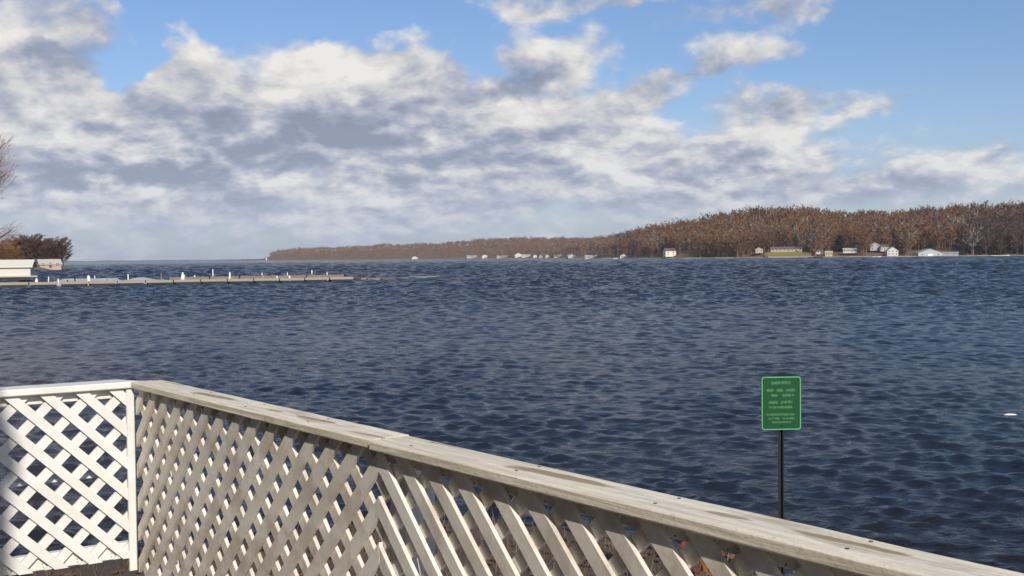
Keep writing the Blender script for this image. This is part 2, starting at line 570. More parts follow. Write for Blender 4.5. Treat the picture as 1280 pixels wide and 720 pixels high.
# ------------------------------------------------------------------ the lake
def build_lake():
    fine = np.arange(-R(31), R(31), 0.0025)
    coarse = np.linspace(R(31), 2 * math.pi - R(31), 60)
    th = np.concatenate([fine, coarse[:-1]])
    rr = [2.5, 5.0, 8.0]
    r = 9.5
    while r < 26000:
        rr.append(r)
        if r < 40:
            r += 0.072 + (r - 9.5) * 0.0022
        elif r < 1500:
            r *= 1.0036
        else:
            r *= 1.05
    rr = np.array(rr)
    RR, TH = np.meshgrid(rr, th, indexing='ij')
    X = RR * np.sin(TH)
    Y = RR * np.cos(TH)
    dr = np.gradient(rr)[:, None] * np.ones_like(TH)
    dc = RR * 0.0025
    cell = np.maximum(dr, dc)
    Z = np.zeros_like(X)
    HX = np.zeros_like(X)
    HY = np.zeros_like(X)
    g = np.random.default_rng(3)
    wind = R(62)                # waves run towards the viewer, a little to the left
    for i in range(70):
        lam = 0.25 * (2.1 / 0.25) ** (i / 69.0)
        lam *= g.uniform(0.93, 1.07)
        k = 2 * math.pi / lam
        a_ = wind + g.normal(0, 0.55)
        slope = 0.053 * (1.0 if lam < 0.55 else (0.55 / lam) ** 1.35)
        amp = slope / k
        ph = g.uniform(0, 2 * math.pi)
        fade = np.clip((lam / cell - 2.2) / 2.0, 0, 1)
        arg = k * (X * math.cos(a_) + Y * math.sin(a_)) + ph
        # crests broken up sideways so that none runs straight for long
        arg = arg + 0.9 * np.sin(k * 0.23 * (X * math.sin(a_) - Y * math.cos(a_)) + g.uniform(0, 6.3))
        Z += amp * fade * np.sin(arg)
        cq = amp * fade * np.cos(arg) * 0.85
        HX += cq * math.cos(a_)
        HY += cq * math.sin(a_)
    gust = 1.0 + 0.22 * np.sin(X * 0.11 + 0.05 * Y + 1.0) * np.sin(Y * 0.07 - 0.02 * X) + 0.2 * np.sin(X * 0.43 - 0.3 * Y) * np.sin(Y * 0.37 + 0.16 * X + 2.0)
    Z *= gust
    near_w = 1 - np.clip((RR - 100) / 150, 0, 1)
    X0, Y0 = X, Y
    X = X + HX * gust * near_w
    Y = Y + HY * gust * near_w
    # far off only the coarse chop can be carried by the mesh: its size grows with the distance
    U = 120.0 * np.log(RR / 120.0)
    T = 120.0 * TH
    ZF = np.zeros_like(X)
    for i in range(26):
        lam = g.uniform(1.25, 2.3)
        k = 2 * math.pi / lam
        a_ = g.normal(0.1, 0.45)
        arg = k * (U * math.cos(a_) + T * math.sin(a_)) + g.uniform(0, 6.3)
        arg = arg + 1.1 * np.sin(k * 0.27 * (U * math.sin(a_) - T * math.cos(a_)) + g.uniform(0, 6.3))
        ZF += 0.078 / k * (np.sin(arg) + 0.2 * np.sin(2 * arg + 1.57))
    ZF *= np.minimum(RR, 420.0) / 120.0 * 0.9
    seam = np.clip((math.pi - np.abs(((TH + math.pi) % (2 * math.pi)) - math.pi)) / 0.3, 0, 1)
    wf = np.clip((RR - 32.0) / 75.0, 0, 1) * np.clip((1500 - RR) / 500, 0.0, 1) ** 1.0 * seam
    Z = Z * (1 - np.clip((RR - 120) / 200, 0, 1)) + ZF * wf
    Z -= np.clip((RR - 60) / 540, 0, 1) * 0.0
    nr, nt = X.shape
    V = np.stack([X, Y, Z], -1).reshape(-1, 3)
    i = np.arange(nr - 1)[:, None] * nt
    j = np.arange(nt)[None, :]
    j2 = (j + 1) % nt
    quads = np.stack([i + j, i + nt + j, i + nt + j2, i + j2], -1).reshape(-1, 4)
    quads = quads[:, ::-1]
    me = bpy.data.meshes.new('lake')
    me.vertices.add(len(V))
    me.vertices.foreach_set('co', V.ravel())
    me.loops.add(quads.size)
    me.loops.foreach_set('vertex_index', quads.ravel().astype(np.int32))
    me.polygons.add(len(quads))
    me.polygons.foreach_set('loop_start', np.arange(0, quads.size, 4, dtype=np.int32))
    me.polygons.foreach_set('loop_total', np.full(len(quads), 4, dtype=np.int32))
    me.polygons.foreach_set('use_smooth', np.ones(len(quads), dtype=bool))
    me.update(calc_edges=True)

    def wb(t, b):
        pos = t.node('ShaderNodeNewGeometry').outputs['Position']
        flat = t.vm('MULTIPLY', pos, (1, 1, 0))
        rot = t.node('ShaderNodeMapping')
        t.l.new(flat, rot.inputs[0])
        rot.inputs['Rotation'].default_value = (0, 0, R(28))
        rot.inputs['Scale'].default_value = (0.62, 1.25, 1)
        rv = rot.outputs[0]
        r1 = t.noise(rv, 3.4, 4, 0.6, 0.5).outputs[0]
        r2 = t.noise(rv, 0.95, 4, 0.62, 0.4).outputs[0]
        r3 = t.noise(rv, 0.16, 4, 0.65, 0.3).outputs[0]
        gustn = t.noise(t.vm('MULTIPLY', flat, (0.35, 1, 1)), 0.02, 3, 0.55).outputs[0]
        far = t.mapr(t.vm('LENGTH', flat), 30, 260)
        h = t.m('MULTIPLY', r1, 0.085)
        h = t.m('ADD', h, t.m('MULTIPLY', r2, t.m('ADD', 0.10, t.m('MULTIPLY', far, 0.55))))
        h = t.m('ADD', h, t.m('MULTIPLY', r3, t.m('MULTIPLY', far, 1.6)))
        vfar = t.mapr(t.vm('LENGTH', flat), 900, 2200)
        h = t.m('ADD', h, t.m('MULTIPLY', t.noise(flat, 0.03, 4, 0.7).outputs[0], t.m('MULTIPLY', vfar, 16.0)))
        h = t.m('MULTIPLY', h, t.mapr(gustn, 0.35, 0.65, 0.75, 1.2))
        bump(t, b, h, 1.0, 1.0)
        tint = t.noise(flat, 0.035, 4, 0.55).outputs[0]
        c = t.mix(t.mapr(tint, 0.35, 0.65), (0.007, 0.013, 0.026), (0.018, 0.023, 0.030))
        # browner water near the left bank, dark neutral tone towards the deck's foot
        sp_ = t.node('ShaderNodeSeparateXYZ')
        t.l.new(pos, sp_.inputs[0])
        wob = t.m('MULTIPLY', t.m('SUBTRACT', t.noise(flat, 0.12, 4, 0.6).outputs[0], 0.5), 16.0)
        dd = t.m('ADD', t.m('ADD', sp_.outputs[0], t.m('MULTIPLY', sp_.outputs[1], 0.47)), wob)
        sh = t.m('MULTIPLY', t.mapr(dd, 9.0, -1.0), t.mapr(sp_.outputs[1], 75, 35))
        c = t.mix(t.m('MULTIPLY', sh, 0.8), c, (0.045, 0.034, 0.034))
        c = t.mix(t.mapr(t.m('ADD', sp_.outputs[1], t.m('MULTIPLY', wob, 0.3)), 21, 12), c, (0.014, 0.013, 0.014))
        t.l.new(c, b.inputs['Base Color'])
        b.inputs['Roughness'].default_value = 0.12
        b.inputs['IOR'].default_value = 1.333
        b.inputs['Specular IOR Level'].default_value = 0.21
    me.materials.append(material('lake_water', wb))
    o = link('lake', me)
    return tag(o, kind='structure')


build_lake()

# white fleck of foam on a crest at the right
fp = on_z(1263, 518, 0.06)
foam_mat = plain('foam_white', (0.85, 0.87, 0.9), 0.5, 0.08, 20)
fm = MB()
vs, fs = [], []
for i in range(15):
    x = -0.15 + 0.3 * i / 14
    e = math.sqrt(max(0, 1 - (x / 0.152) ** 2))
    for k in range(6):
        a_ = math.pi * k / 5
        rr_ = e * (0.016 + 0.008 * math.sin(i * 2.1))
        vs.append((x, math.cos(a_) * rr_ * 3, -0.01 + math.sin(a_) * rr_ * 1.6))
for i in range(14):
    for k in range(5):
        fs.append((i * 6 + k, i * 6 + k + 1, (i + 1) * 6 + k + 1, (i + 1) * 6 + k))
fm.add(vs, fs)
fo = fm.build('foam_fleck', foam_mat, smooth=True)
fo.location = fp
tag(fo, 'small white fleck of foam on the dark water at the right edge', 'foam')

# ------------------------------------------------------------------ near bank under and beside the deck
bank_mat = plain('bank_soil', (0.085, 0.062, 0.045), 0.95, 0.45, 1.6, 0.02)


def interp0(tab, x):
    for (xa, ya), (xb, yb) in zip(tab, tab[1:]):
        if x <= xb:
            return ya + (yb - ya) * (x - xa) / (xb - xa)
    return tab[-1][1]


def build_bank():
    xs = np.concatenate([np.linspace(-60, -14, 24), np.linspace(-12, 14, 53), np.linspace(16, 60, 14)])
    ys = np.concatenate([np.linspace(-60, -6, 14), np.linspace(-5, 14, 39), np.linspace(16, 90, 40)])
    v, f = [], []
    for y in ys:
        for x in xs:
            if x > -6:
                ye = interp0([(-6, 12.6), (-4, 12.6), (-1.6, 14.2), (0, 14.0), (2.3, 12.0), (3.6, 10.8), (6, 9.6), (60, 9)], x)
            else:
                ye = 12.6 + (-6 - x) / 0.56
            ye += 0.35 * mn.noise(Vector((x * 0.4, 0, 3)))
            d = ye - y
            z = min(0.85, max(-2.5, d * 0.75)) + 0.08 * mn.noise(Vector((x * 0.9, y * 0.9, 0)))
            v.append((x, y, z))
    nx = len(xs)
    for j in range(len(ys) - 1):
        for i in range(nx - 1):
            a_ = j * nx + i
            f.append((a_, a_ + 1, a_ + 1 + nx, a_ + nx))
    o = link('lake_bank', mesh('lake_bank', v, f, bank_mat, smooth=True))
    tag(o, kind='structure')


build_bank()

# ------------------------------------------------------------------ railing
H = 0.47                        # camera above the cap
CAP = CAMZ - H
FLOOR = 2.45
K0 = Vector((-1.478, 4.20, 0))
PITCH = 0.124
SW = 0.0365                      # slat width
ST = 0.0130                     # slat thickness
eR = Vector((0.6247, -0.7809, 0))
eL = Vector((0.8387, 0.5446, 0))   # towards the corner
CAPT = 0.026


def lattice(parent, x0, x1, z0, z1, y, front, phase, mat, jit, r):
    SW = 0.0350 if mat is white_paint else 0.0385 if front > 0 else 0.0375
    """two layers of slats at 45 degrees; the front layer leans the way 'front' says (+1 is / , -1 is \\ )"""
    planes = [(-1, 0, -x0), (1, 0, x1), (0, -1, -z0), (0, 1, z1)]
    for layer, sgn in ((0, front), (1, -front)):
        ya = y + layer * (ST + 0.0006)
        k0 = int(math.floor((x0 - sgn * z1) / PITCH)) - 2 if sgn > 0 else int(math.floor((x0 + z0) / PITCH)) - 2
        k1 = int(math.ceil((x1 - sgn * z0) / PITCH)) + 2 if sgn > 0 else int(math.ceil((x1 + z1) / PITCH)) + 2
        hw = SW * math.sqrt(2) / 2
        for k in range(k0, k1 + 1):
            c = k * PITCH + phase[layer] + r.uniform(-jit, jit)
            tl = r.uniform(-jit, jit) * 0.8
            # line x - sgn*z = c
            za, zb = z0 - 0.3, z1 + 0.3
            poly = [(c - hw + sgn * za - tl, za), (c + hw + sgn * za - tl, za), (c + hw + sgn * zb + tl, zb), (c - hw + sgn * zb + tl, zb)]
            poly = clip(poly, planes)
            if len(poly) < 3:
                continue
            ar = abs(sum(poly[i][0] * poly[(i + 1) % len(poly)][1] - poly[(i + 1) % len(poly)][0] * poly[i][1] for i in range(len(poly)))) / 2
            if ar < 0.0006:
                continue
            m = MB()
            dy_ = r.uniform(0, 0.0012)
            m.prism(poly, ya + dy_, ya + dy_ + ST - 0.0014)
            o = m.build('slat', mat, parent)


def section(name, p0, e, L, label, front, phase, slatm, capm, frame, seed, jit=0.0016, cap0=0.0, cap1=0.0, miter0=0.0, miter1=0.0, over=0.018, capw=0.12, lat0=0.0, lat1=None, zbot=None):
    r = random.Random(seed)
    t = thing(name, (p0.x, p0.y, FLOOR), math.atan2(e.y, e.x), label, 'railing')
    z1 = CAP - FLOOR - CAPT
    z0 = z1 - 0.665 if zbot is None else zbot
    lat1 = L if lat1 is None else lat1
    lattice(t, lat0, lat1, z0, z1 - 0.002, 0.0, front, phase, slatm, jit, r)
    yb = 2 * ST + 0.004
    m = MB()
    m.bevbox(0.0, L - 0.002, yb, yb + 0.038, z0 - 0.004, z0 + 0.056, 0.003, seg=12, jit=0.0012, r=r)
    m.build('bottom_rail', frame, t)
    m = MB()
    m.bevbox(0.0, L - 0.002, yb, yb + 0.038, z1 - 0.040, z1 - 0.002, 0.003, seg=12, jit=0.0010, r=r)
    m.build('top_rail', frame, t)
    # cap board with mitred ends and slightly uneven edges
    xa, xb = -cap0, L + cap1
    n = 26
    yf, ybk = -over, -over + capw
    vs, fs = [], []
    b = 0.004
    prof = [(yf + b, z1), (ybk - b, z1), (ybk, z1 + b), (ybk, z1 + CAPT - b), (ybk - b, z1 + CAPT), (yf + b, z1 + CAPT), (yf, z1 + CAPT - b), (yf, z1 + b)]
    for i in range(n + 1):
        u = i / n
        j1, j2, j3 = r.uniform(-1, 1) * 0.0012, r.uniform(-1, 1) * 0.0012, r.uniform(-1, 1) * 0.0008
        for (y, z) in prof:
            s0 = xa + miter0 * (y - yf)
            s1 = xb + miter1 * (y - yf)
            yy = y + (j1 if y < (yf + ybk) / 2 else j2)
            vs.append((s0 + (s1 - s0) * u, yy, z + (j3 if z > z1 + CAPT / 2 else 0)))
    for i in range(n):
        for k in range(8):
            k2 = (k + 1) % 8
            fs.append((i * 8 + k, (i + 1) * 8 + k, (i + 1) * 8 + k2, i * 8 + k2))
    fs.append(tuple(range(8)))
    fs.append(tuple(range(n * 8 + 7, n * 8 - 1, -1)))
    m = MB()
    m.add(vs, fs)
    cb_ = m.build('cap_board', capm, t)
    return t, z0, z1


# left white panel; local x runs towards the corner
LL = 3.0
pL = K0 - eL * LL
secL, z0L, z1L = section('lattice_railing', pL, eL, LL, 'bright white painted lattice railing at the far left, its diagonal slats facing the camera',
                         -1, (0.0125, -0.0565), white_paint, white_paint, white_paint, 11, over=0.016, miter1=-0.5, cap1=0.018, lat1=LL - 0.03)
m = MB()
m.bevbox(FLOOR * 0 - 1.35, z1L - 0.003, LL - 0.030, LL + 0.002, -0.004, 0.012, 0.002, axis='x')
m2 = MB()
m2.bevbox(z0L - 0.05, z1L - 0.003, LL - 0.030, LL + 0.000, -0.003, 0.015, 0.003, axis='x')
# bevbox along x: turn it upright by swapping the axes
m2.v = [(y, z, x) for x, y, z in m2.v]
m2.f = [tuple(reversed(f)) for f in m2.f]
m2.build('corner_trim', white_paint, secL)
m3 = MB()
m3.bevbox(0.0, LL - 0.09, 0.062, 0.078, z0L + 0.318, z0L + 0.334, 0.002, seg=6, jit=0.001)
m3.build('middle_rail', white_paint, secL)

J = 1.80
secM, z0M, z1M = section('lattice_railing', K0, eR, J, 'weathered lattice railing section between the white corner and the cap joint, slats leaning right',
                         1, (0.03, 0.02), grey_slat, cap_mat, grey_slat, 12, jit=0.0048, miter0=0.35, cap0=0.004, cap1=-0.004, lat0=0.012, zbot=z0L - 0.15)
secR, z0R, z1R = section('lattice_railing', K0 + eR * J, eR, 4.2, 'weathered lattice railing section in the foreground right of the cap joint, slats leaning left',
                         -1, (0.03, 0.06), grey_slat, cap_mat, grey_slat, 13, jit=0.0048, cap0=-0.004, over=0.026, zbot=z0L - 0.15)


def post(parent, x, y, mat, top, bot=-1.9, wd=0.088):
    m = MB()
    m.bevbox(bot, top, x - wd / 2, x + wd / 2, y, y + wd, 0.004, axis='x')
    m.v = [(yy, zz, xx) for xx, yy, zz in m.v]
    m.f = [tuple(reversed(f)) for f in m.f]
    return m.build('post', mat, parent)


for (sec, xs, mt) in ((secL, (0.3,), white_paint), (secM, (0.09,), grey_slat), (secR, (0.0, 2.0, 4.1), grey_slat)):
    for x in xs:
        post(sec, x, 0.0625, mt, z1L - 0.003)

# deck floor boards, out of the picture but underfoot
nR = Vector((0.7809, 0.6247))
nL = Vector((-0.5446, 0.8387))
deck = thing('deck', (0, 0, FLOOR), 0, 'grey brown wooden deck boards underfoot behind the railing', 'deck')
pl = [(nR.x, nR.y, nR.dot(Vector((K0.x, K0.y))) + 0.05), (nL.x, nL.y, nL.dot(Vector((K0.x, K0.y))) + 0.05), (0, -1, 3.5), (-1, 0, 3.9), (1, 0, 3.2)]
for k in range(70):
    off = -5.5 + k * 0.145
    d = Vector((eR.x, eR.y))
    nn = nR
    a_ = [nn * (off + 0.003) - d * 12, nn * (off + 0.003) + d * 12, nn * (off + 0.139) + d * 12, nn * (off + 0.139) - d * 12]
    poly = clip([(p.x, p.y) for p in a_], pl)
    if len(poly) < 3:
        continue
    n = len(poly)
    m = MB()
    m.add([(x, y, -0.03) for x, y in poly] + [(x, y, 0) for x, y in poly],
          [tuple(range(n - 1, -1, -1)), tuple(range(n, 2 * n))] + [(i, (i + 1) % n, (i + 1) % n + n, i + n) for i in range(n)])
    m.build('board', deck_wood, deck)
m = MB()
for a_ in ((-3.7, -3.2), (3.0, -3.2), (-3.7, 0.5), (0.5, 0.5), (-1.6, 3.6), (3.0, -1.5)):
    m.box(a_[0] - 0.07, a_[0] + 0.07, a_[1] - 0.07, a_[1] + 0.07, -2.2, -0.032)
m.build('support_post', deck_wood, deck)

# ------------------------------------------------------------------ green sign
SY = 8.1
c0 = at_y(976.5, 504, SY)
sg = thing('notice_sign', (c0.x, c0.y, 0.8), R(3), 'small green notice sign with pale border on a thin dark post', 'sign')
WS, HS = 0.304, 0.405
zc = c0.z - 0.8


def rrect(w_, h_, rad, n=5):
    pts = []
    for cx, cy, a0 in ((w_ / 2 - rad, h_ / 2 - rad, 0), (-w_ / 2 + rad, h_ / 2 - rad, 90), (-w_ / 2 + rad, -h_ / 2 + rad, 180), (w_ / 2 - rad, -h_ / 2 + rad, 270)):
        for i in range(n + 1):
            a_ = R(a0 + 90 * i / n)
            pts.append((cx + rad * math.cos(a_), cy + rad * math.sin(a_)))
    return pts


m = MB()
m.prism([(x, z + zc) for x, z in reversed(rrect(WS, HS, 0.022))], -0.002, 0.002)
m.build('sign_plate', sign_green, sg)
o_, i_ = rrect(WS - 0.004, HS - 0.004, 0.020), rrect(WS - 0.020, HS - 0.020, 0.014)
m = MB()
n = len(o_)
m.add([(x, -0.0035, z + zc) for x, z in o_] + [(x, -0.0035, z + zc) for x, z in i_], [(k, k + n, (k + 1) % n + n, (k + 1) % n) for k in range(n)])
m.build('border', sign_print, sg)
# the lettering is too small to read in the photograph: rows of glyph-sized marks
r_ = random.Random(5)
rows = [(0.155, 0.030, [(-0.075, 0.075)]), (0.098, 0.026, [(-0.11, -0.055), (-0.035, 0.02), (0.035, 0.11)]), (0.060, 0.026, [(-0.075, -0.02), (0.01, 0.105)]),
        (0.008, 0.026, [(-0.095, -0.02), (0.0, 0.09)]), (-0.030, 0.026, [(-0.095, 0.09)]), (-0.085, 0.020, [(-0.115, 0.11)]),
        (-0.115, 0.018, [(-0.095, -0.01), (0.01, 0.11)]), (-0.143, 0.018, [(-0.07, 0.08)])]
for zc_, hh, spans in rows:
    for xa, xb in spans:
        m = MB()
        x = xa
        while x < xb - 0.008:
            z_ = zc + zc_
            a0_ = z_ - hh / 2 * r_.uniform(0.45, 1.0)
            b0_ = z_ + hh / 2 * r_.uniform(0.45, 1.0)
            st = r_.uniform(0.0022, 0.0042)
            m.add([(x, -0.0036, a0_), (x + st, -0.0036, a0_), (x + st, -0.0036, b0_), (x, -0.0036, b0_)], [(0, 1, 2, 3)])
            x += st + r_.uniform(0.0016, 0.0034) + (0.005 if r_.random() < 0.12 else 0)
        m.build('lettering', sign_letter, sg)
m = MB()                        # channel-section post
pw_ = 0.022
prof = [(-pw_, 0.004), (-pw_ * 0.55, 0.004), (-pw_ * 0.4, 0.026), (pw_ * 0.4, 0.026), (pw_ * 0.55, 0.004), (pw_, 0.004), (pw_, 0.009), (pw_ * 0.7, 0.009),
        (pw_ * 0.52, 0.031), (-pw_ * 0.52, 0.031), (-pw_ * 0.7, 0.009), (-pw_, 0.009)]
n = len(prof)
zt = zc + HS / 2 - 0.03
m.add([(x, y, -0.5) for x, y in prof] + [(x, y, zt) for x, y in prof], [(k, (k + 1) % n, (k + 1) % n + n, k + n) for k in range(n)] + [tuple(range(n, 2 * n))])
m.build('post', post_dark, sg)
m = MB()
for zz in (zc + 0.155 + 0.028, zc - 0.17):
    m.tube([(0, 0.004, zz), (0, -0.008, zz)], 0.006, 8)
m.build('bolt', post_dark, sg)


# ------------------------------------------------------------------ shrubs seen through the foreground lattice
def shrub(name, px, py, Y, h, wd, nl, lmat, label, seed, stemmat=bark, leaf=0.03):
    r = random.Random(seed)
    top = at_y(px, py, Y)
    zg = 0.8
    h = top.z - zg
    t = thing(name, (top.x, top.y, zg), 0, label, 'shrub')
    sm, lm = MB(), MB()
    tips = []
    for i in range(26):
        a_ = r.uniform(0, 2 * math.pi)
        rad = wd * math.sqrt(r.random())
        hh = h * r.uniform(0.6, 1.0)
        pts = [Vector((math.cos(a_) * 0.05, math.sin(a_) * 0.05, -0.1))]
        for k in range(1, 6):
            u = k / 5
            pts.append(Vector((math.cos(a_) * rad * u ** 1.3 + r.uniform(-0.03, 0.03), math.sin(a_) * rad * u ** 1.3 + r.uniform(-0.03, 0.03), hh * u)))
        sm.tube(pts, [0.012 * (1 - 0.14 * k) for k in range(6)], 4, cap=False)
        for k in range(2, 6):
            for _ in range(3):
                d = Vector((r.uniform(-1, 1), r.uniform(-1, 1), r.uniform(0.1, 1))).normalized() * r.uniform(0.1, 0.28)
                sm.tube([pts[k], pts[k] + d], [0.004, 0.0015], 3, cap=False)
                tips.append((pts[k], d))
    for _ in range(nl):
        p, d = r.choice(tips)
        c = p + d * r.uniform(0.2, 1.0) + Vector((r.uniform(-1, 1), r.uniform(-1, 1), r.uniform(-1, 1))) * 0.02
        a_ = Vector((r.uniform(-1, 1), r.uniform(-1, 1), r.uniform(-1, 1))).normalized()
        b_ = a_.cross(Vector((r.uniform(-1, 1), r.uniform(-1, 1), r.uniform(-1, 1)))).normalized()
        s_ = leaf * r.uniform(0.6, 1.2)
        lm.add([c - a_ * s_, c + b_ * s_ * 0.45, c + a_ * s_, c - b_ * s_ * 0.45], [(0, 1, 2, 3)])
    sm.build('stems', stemmat, t)
    lm.build('leaves', lmat, t)
    return t


dead_leaf = plain('leaf_brown', (0.07, 0.045, 0.035), 0.8, 0.5, 5)
shrub('leafy_shrub', 866, 700, 4.3, 1.9, 0.10, 900, twig_leaf_red, 'shrub with dark red leaves glimpsed through the foreground lattice', 1)
shrub('leafy_shrub', 915, 702, 4.0, 1.9, 0.12, 900, twig_leaf_orange, 'shrub with orange leaves glimpsed through the foreground lattice, right of the red one', 2)
shrub('bare_shrub', 660, 668, 5.6, 1.9, 0.8, 500, dead_leaf, 'brown twiggy shrub with a few dead leaves, glimpsed low through the foreground lattice', 3)

# ------------------------------------------------------------------ trees
def bare_tree_mesh(name, seed, h=1.0, wd=0.32, ntw=220, tw=0.011, nl=9, tlen=0.10, lo=0.28, sides=4):
    """bare deciduous tree of unit height: tapered trunk, limbs, and a crown of fine twigs. returns (trunk MB, crown MB)"""
    r = random.Random(seed)
    tr, cr = MB(), MB()
    up = 0.6
    lean = r.uniform(-0.03, 0.03)
    tp = [Vector((lean * u * 1.0 + r.uniform(-0.006, 0.006) * u, r.uniform(-0.006, 0.006) * u, h * u * 0.82)) for u in (0, 0.25, 0.5, 0.75, 1.0)]
    tp[0].z = -0.04
    tr.tube(tp, [0.020, 0.015, 0.011, 0.007, 0.003], 5, cap=False)
    limbs = []
    for i in range(nl):
        u = lo + (0.9 - lo) * i / nl
        base = Vector((lean * u, 0, 0.82 * h * u))
        a_ = i * 2.4 + r.uniform(-0.5, 0.5)
        ln = wd * (1.15 - 0.75 * abs(u - 0.45)) * r.uniform(0.75, 1.1)
        tip = base + Vector((math.cos(a_) * ln, math.sin(a_) * ln, ln * r.uniform(0.7, 1.3)))
        mid = (base + tip) / 2 + Vector((0, 0, -0.02 + r.uniform(0, 0.02)))
        tr.tube([base, mid, tip] if sides > 3 else [base, tip], [0.007, 0.005, 0.002] if sides > 3 else [0.006, 0.002], sides, cap=False)
        limbs.append((base, mid, tip))
    limbs.append((tp[2], tp[3], tp[4] + Vector((0, 0, 0.1 * h))))
    for i in range(ntw):
        b_, m_, t_ = r.choice(limbs)
        u = r.uniform(0.25, 1.0)
        p = b_.lerp(m_, u * 2) if u < 0.5 else m_.lerp(t_, u * 2 - 1)
        d = (p - Vector((0, 0, 0.35 * h)))
        d = Vector((d.x + r.gauss(0, 0.12), d.y + r.gauss(0, 0.12), abs(d.z) * 0.45 + r.uniform(-0.12, 0.22))).normalized()
        p = p + Vector((r.gauss(0, 0.028), r.gauss(0, 0.028), r.gauss(0, 0.02)))
        L_ = tlen * r.uniform(0.6, 1.35)
        s_ = d.cross(Vector((r.uniform(-1, 1), r.uniform(-1, 1), r.uniform(-1, 1)))).normalized() * tw * r.uniform(0.6, 1.3)
        e_ = p + d * L_
        cr.add([p - s_ * 0.5, p + s_ * 0.5, e_], [(0, 1, 2)])
        side = (d + Vector((r.uniform(-1, 1), r.uniform(-1, 1), r.uniform(-0.2, 1))) * 0.8).normalized()
        mm = p + d * L_ * 0.45
        cr.add([mm - s_ * 0.35, mm + s_ * 0.35, mm + side * L_ * 0.6], [(0, 1, 2)])
    return tr, cr


def fir_mesh(seed, wd=0.2, n=260, lo=0.06, cone=1.0):
    r = random.Random(seed)
    tr, cr = MB(), MB()
    tr.tube([(0, 0, -0.03), (0, 0, 0.5), (0, 0, 0.97)], [0.018, 0.011, 0.002], 5, cap=False)
    for i in range(n):
        u = lo + (0.98 - lo) * (i / n)
        rad = wd * ((1 - u) ** 0.85 * cone + (1 - cone) * math.sqrt(max(0, 1 - ((u - 0.45) / 0.6) ** 2))) + 0.008
        a_ = i * 2.39996 + r.uniform(-0.3, 0.3)
        rad *= r.uniform(0.75, 1.12)
        d = Vector((math.cos(a_), math.sin(a_), 0))
        t_ = Vector((-math.sin(a_), math.cos(a_), 0))
        p = d * rad * 0.15 + Vector((0, 0, u))
        e_ = d * rad + Vector((0, 0, u - rad * 0.22))
        m_ = d * rad * 0.6 + Vector((0, 0, u - rad * 0.04))
        ww = 0.02 + rad * 0.26
        cr.add([p, m_ + t_ * ww, e_, m_ - t_ * ww], [(0, 1, 2, 3)])
        cr.add([p + Vector((0, 0, -0.01)), m_ + t_ * ww * 0.6 + Vector((0, 0, -0.035)), e_ + Vector((0, 0, -0.02)), m_ - t_ * ww * 0.6 + Vector((0, 0, -0.035))], [(0, 1, 2, 3)])
    return tr, cr


def one_mesh(name, tr, cr, mats):
    m = MB()
    m.add(tr.v, tr.f, 0)
    m.add(cr.v, cr.f, 1)
    return mesh(name, m.v, m.f, mats, m.mi)


BT = [bare_tree_mesh('bare_tree', 100 + i, wd=rnd.uniform(0.24, 0.34), ntw=165, tw=0.033, tlen=0.092) for i in range(7)]
BTL = [bare_tree_mesh('bare_tree', 150 + i, wd=rnd.uniform(0.22, 0.36), ntw=98, tw=0.042, tlen=0.082, nl=5, lo=0.4, sides=3) for i in range(7)]
FT = [fir_mesh(200 + i, wd=rnd.uniform(0.15, 0.2), n=80) for i in range(3)]
ME_BROWN = [one_mesh('bare_tree', a_, b_, [wood_brown, wood_brown]) for a_, b_ in BT]
ME_PINK = [one_mesh('bare_tree', a_, b_, [wood_pink, wood_pink]) for a_, b_ in BT]
ME_DARK = [one_mesh('bare_tree', a_, b_, [wood_dark, wood_dark]) for a_, b_ in BT]
pale_wood = foliage('bare_wood_grey', [(0.16, 0.13, 0.11), (0.24, 0.20, 0.17), (0.19, 0.155, 0.13)], 0.12)
LIGHT = {'brown': [one_mesh('bare_tree', a_, b_, [wood_brown, wood_brown]) for a_, b_ in BTL], 'pink': [one_mesh('bare_tree', a_, b_, [wood_pink, wood_pink]) for a_, b_ in BTL],
         'dark': [one_mesh('bare_tree', a_, b_, [wood_dark, wood_dark]) for a_, b_ in BTL], 'grey': [one_mesh('bare_tree', a_, b_, [pale_wood, pale_wood]) for a_, b_ in BTL]}
ME_GREY = [one_mesh('bare_tree', a_, b_, [pale_wood, pale_wood]) for a_, b_ in BT]
ME_FIR = [one_mesh('evergreen_tree', a_, b_, [bark, needles]) for a_, b_ in FT]


def interp(tab, x):
    if x <= tab[0][0]:
        return tab[0][1]
    for (xa, ya), (xb, yb) in zip(tab, tab[1:]):
        if x <= xb:
            return ya + (yb - ya) * (x - xa) / (xb - xa)
    return tab[-1][1]


# far shore: distance of the waterline and the row of the wooded skyline, by column
SHD = [(300, 3000), (340, 2850), (480, 2550), (600, 2300), (700, 1950), (760, 1550), (850, 1250), (960, 1120), (1100, 1080), (1280, 1060), (1700, 1000)]
SKYL = [(300, 325), (325, 320), (338, 315), (348, 311.5), (362, 310.5), (372, 308), (388, 309), (402, 306.5), (418, 308), (440, 305.5), (458, 306.5), (480, 303), (505, 304.5), (525, 302), (545, 303.5), (560, 301), (600, 297), (650, 294.5), (700, 295), (730, 295), (760, 293), (790, 286), (812, 280), (835, 277),
        (880, 267), (920, 262), (960, 258), (1000, 257), (1025, 259), (1048, 263), (1080, 262), (1120, 263), (1160, 259), (1200, 256), (1240, 253), (1280, 250), (1400, 246), (1700, 240)]
TREEH = [(300, 13), (700, 18), (800, 23), (1280, 25)]
DEPTH = [(300, 500), (700, 420), (800, 330), (1280, 300)]


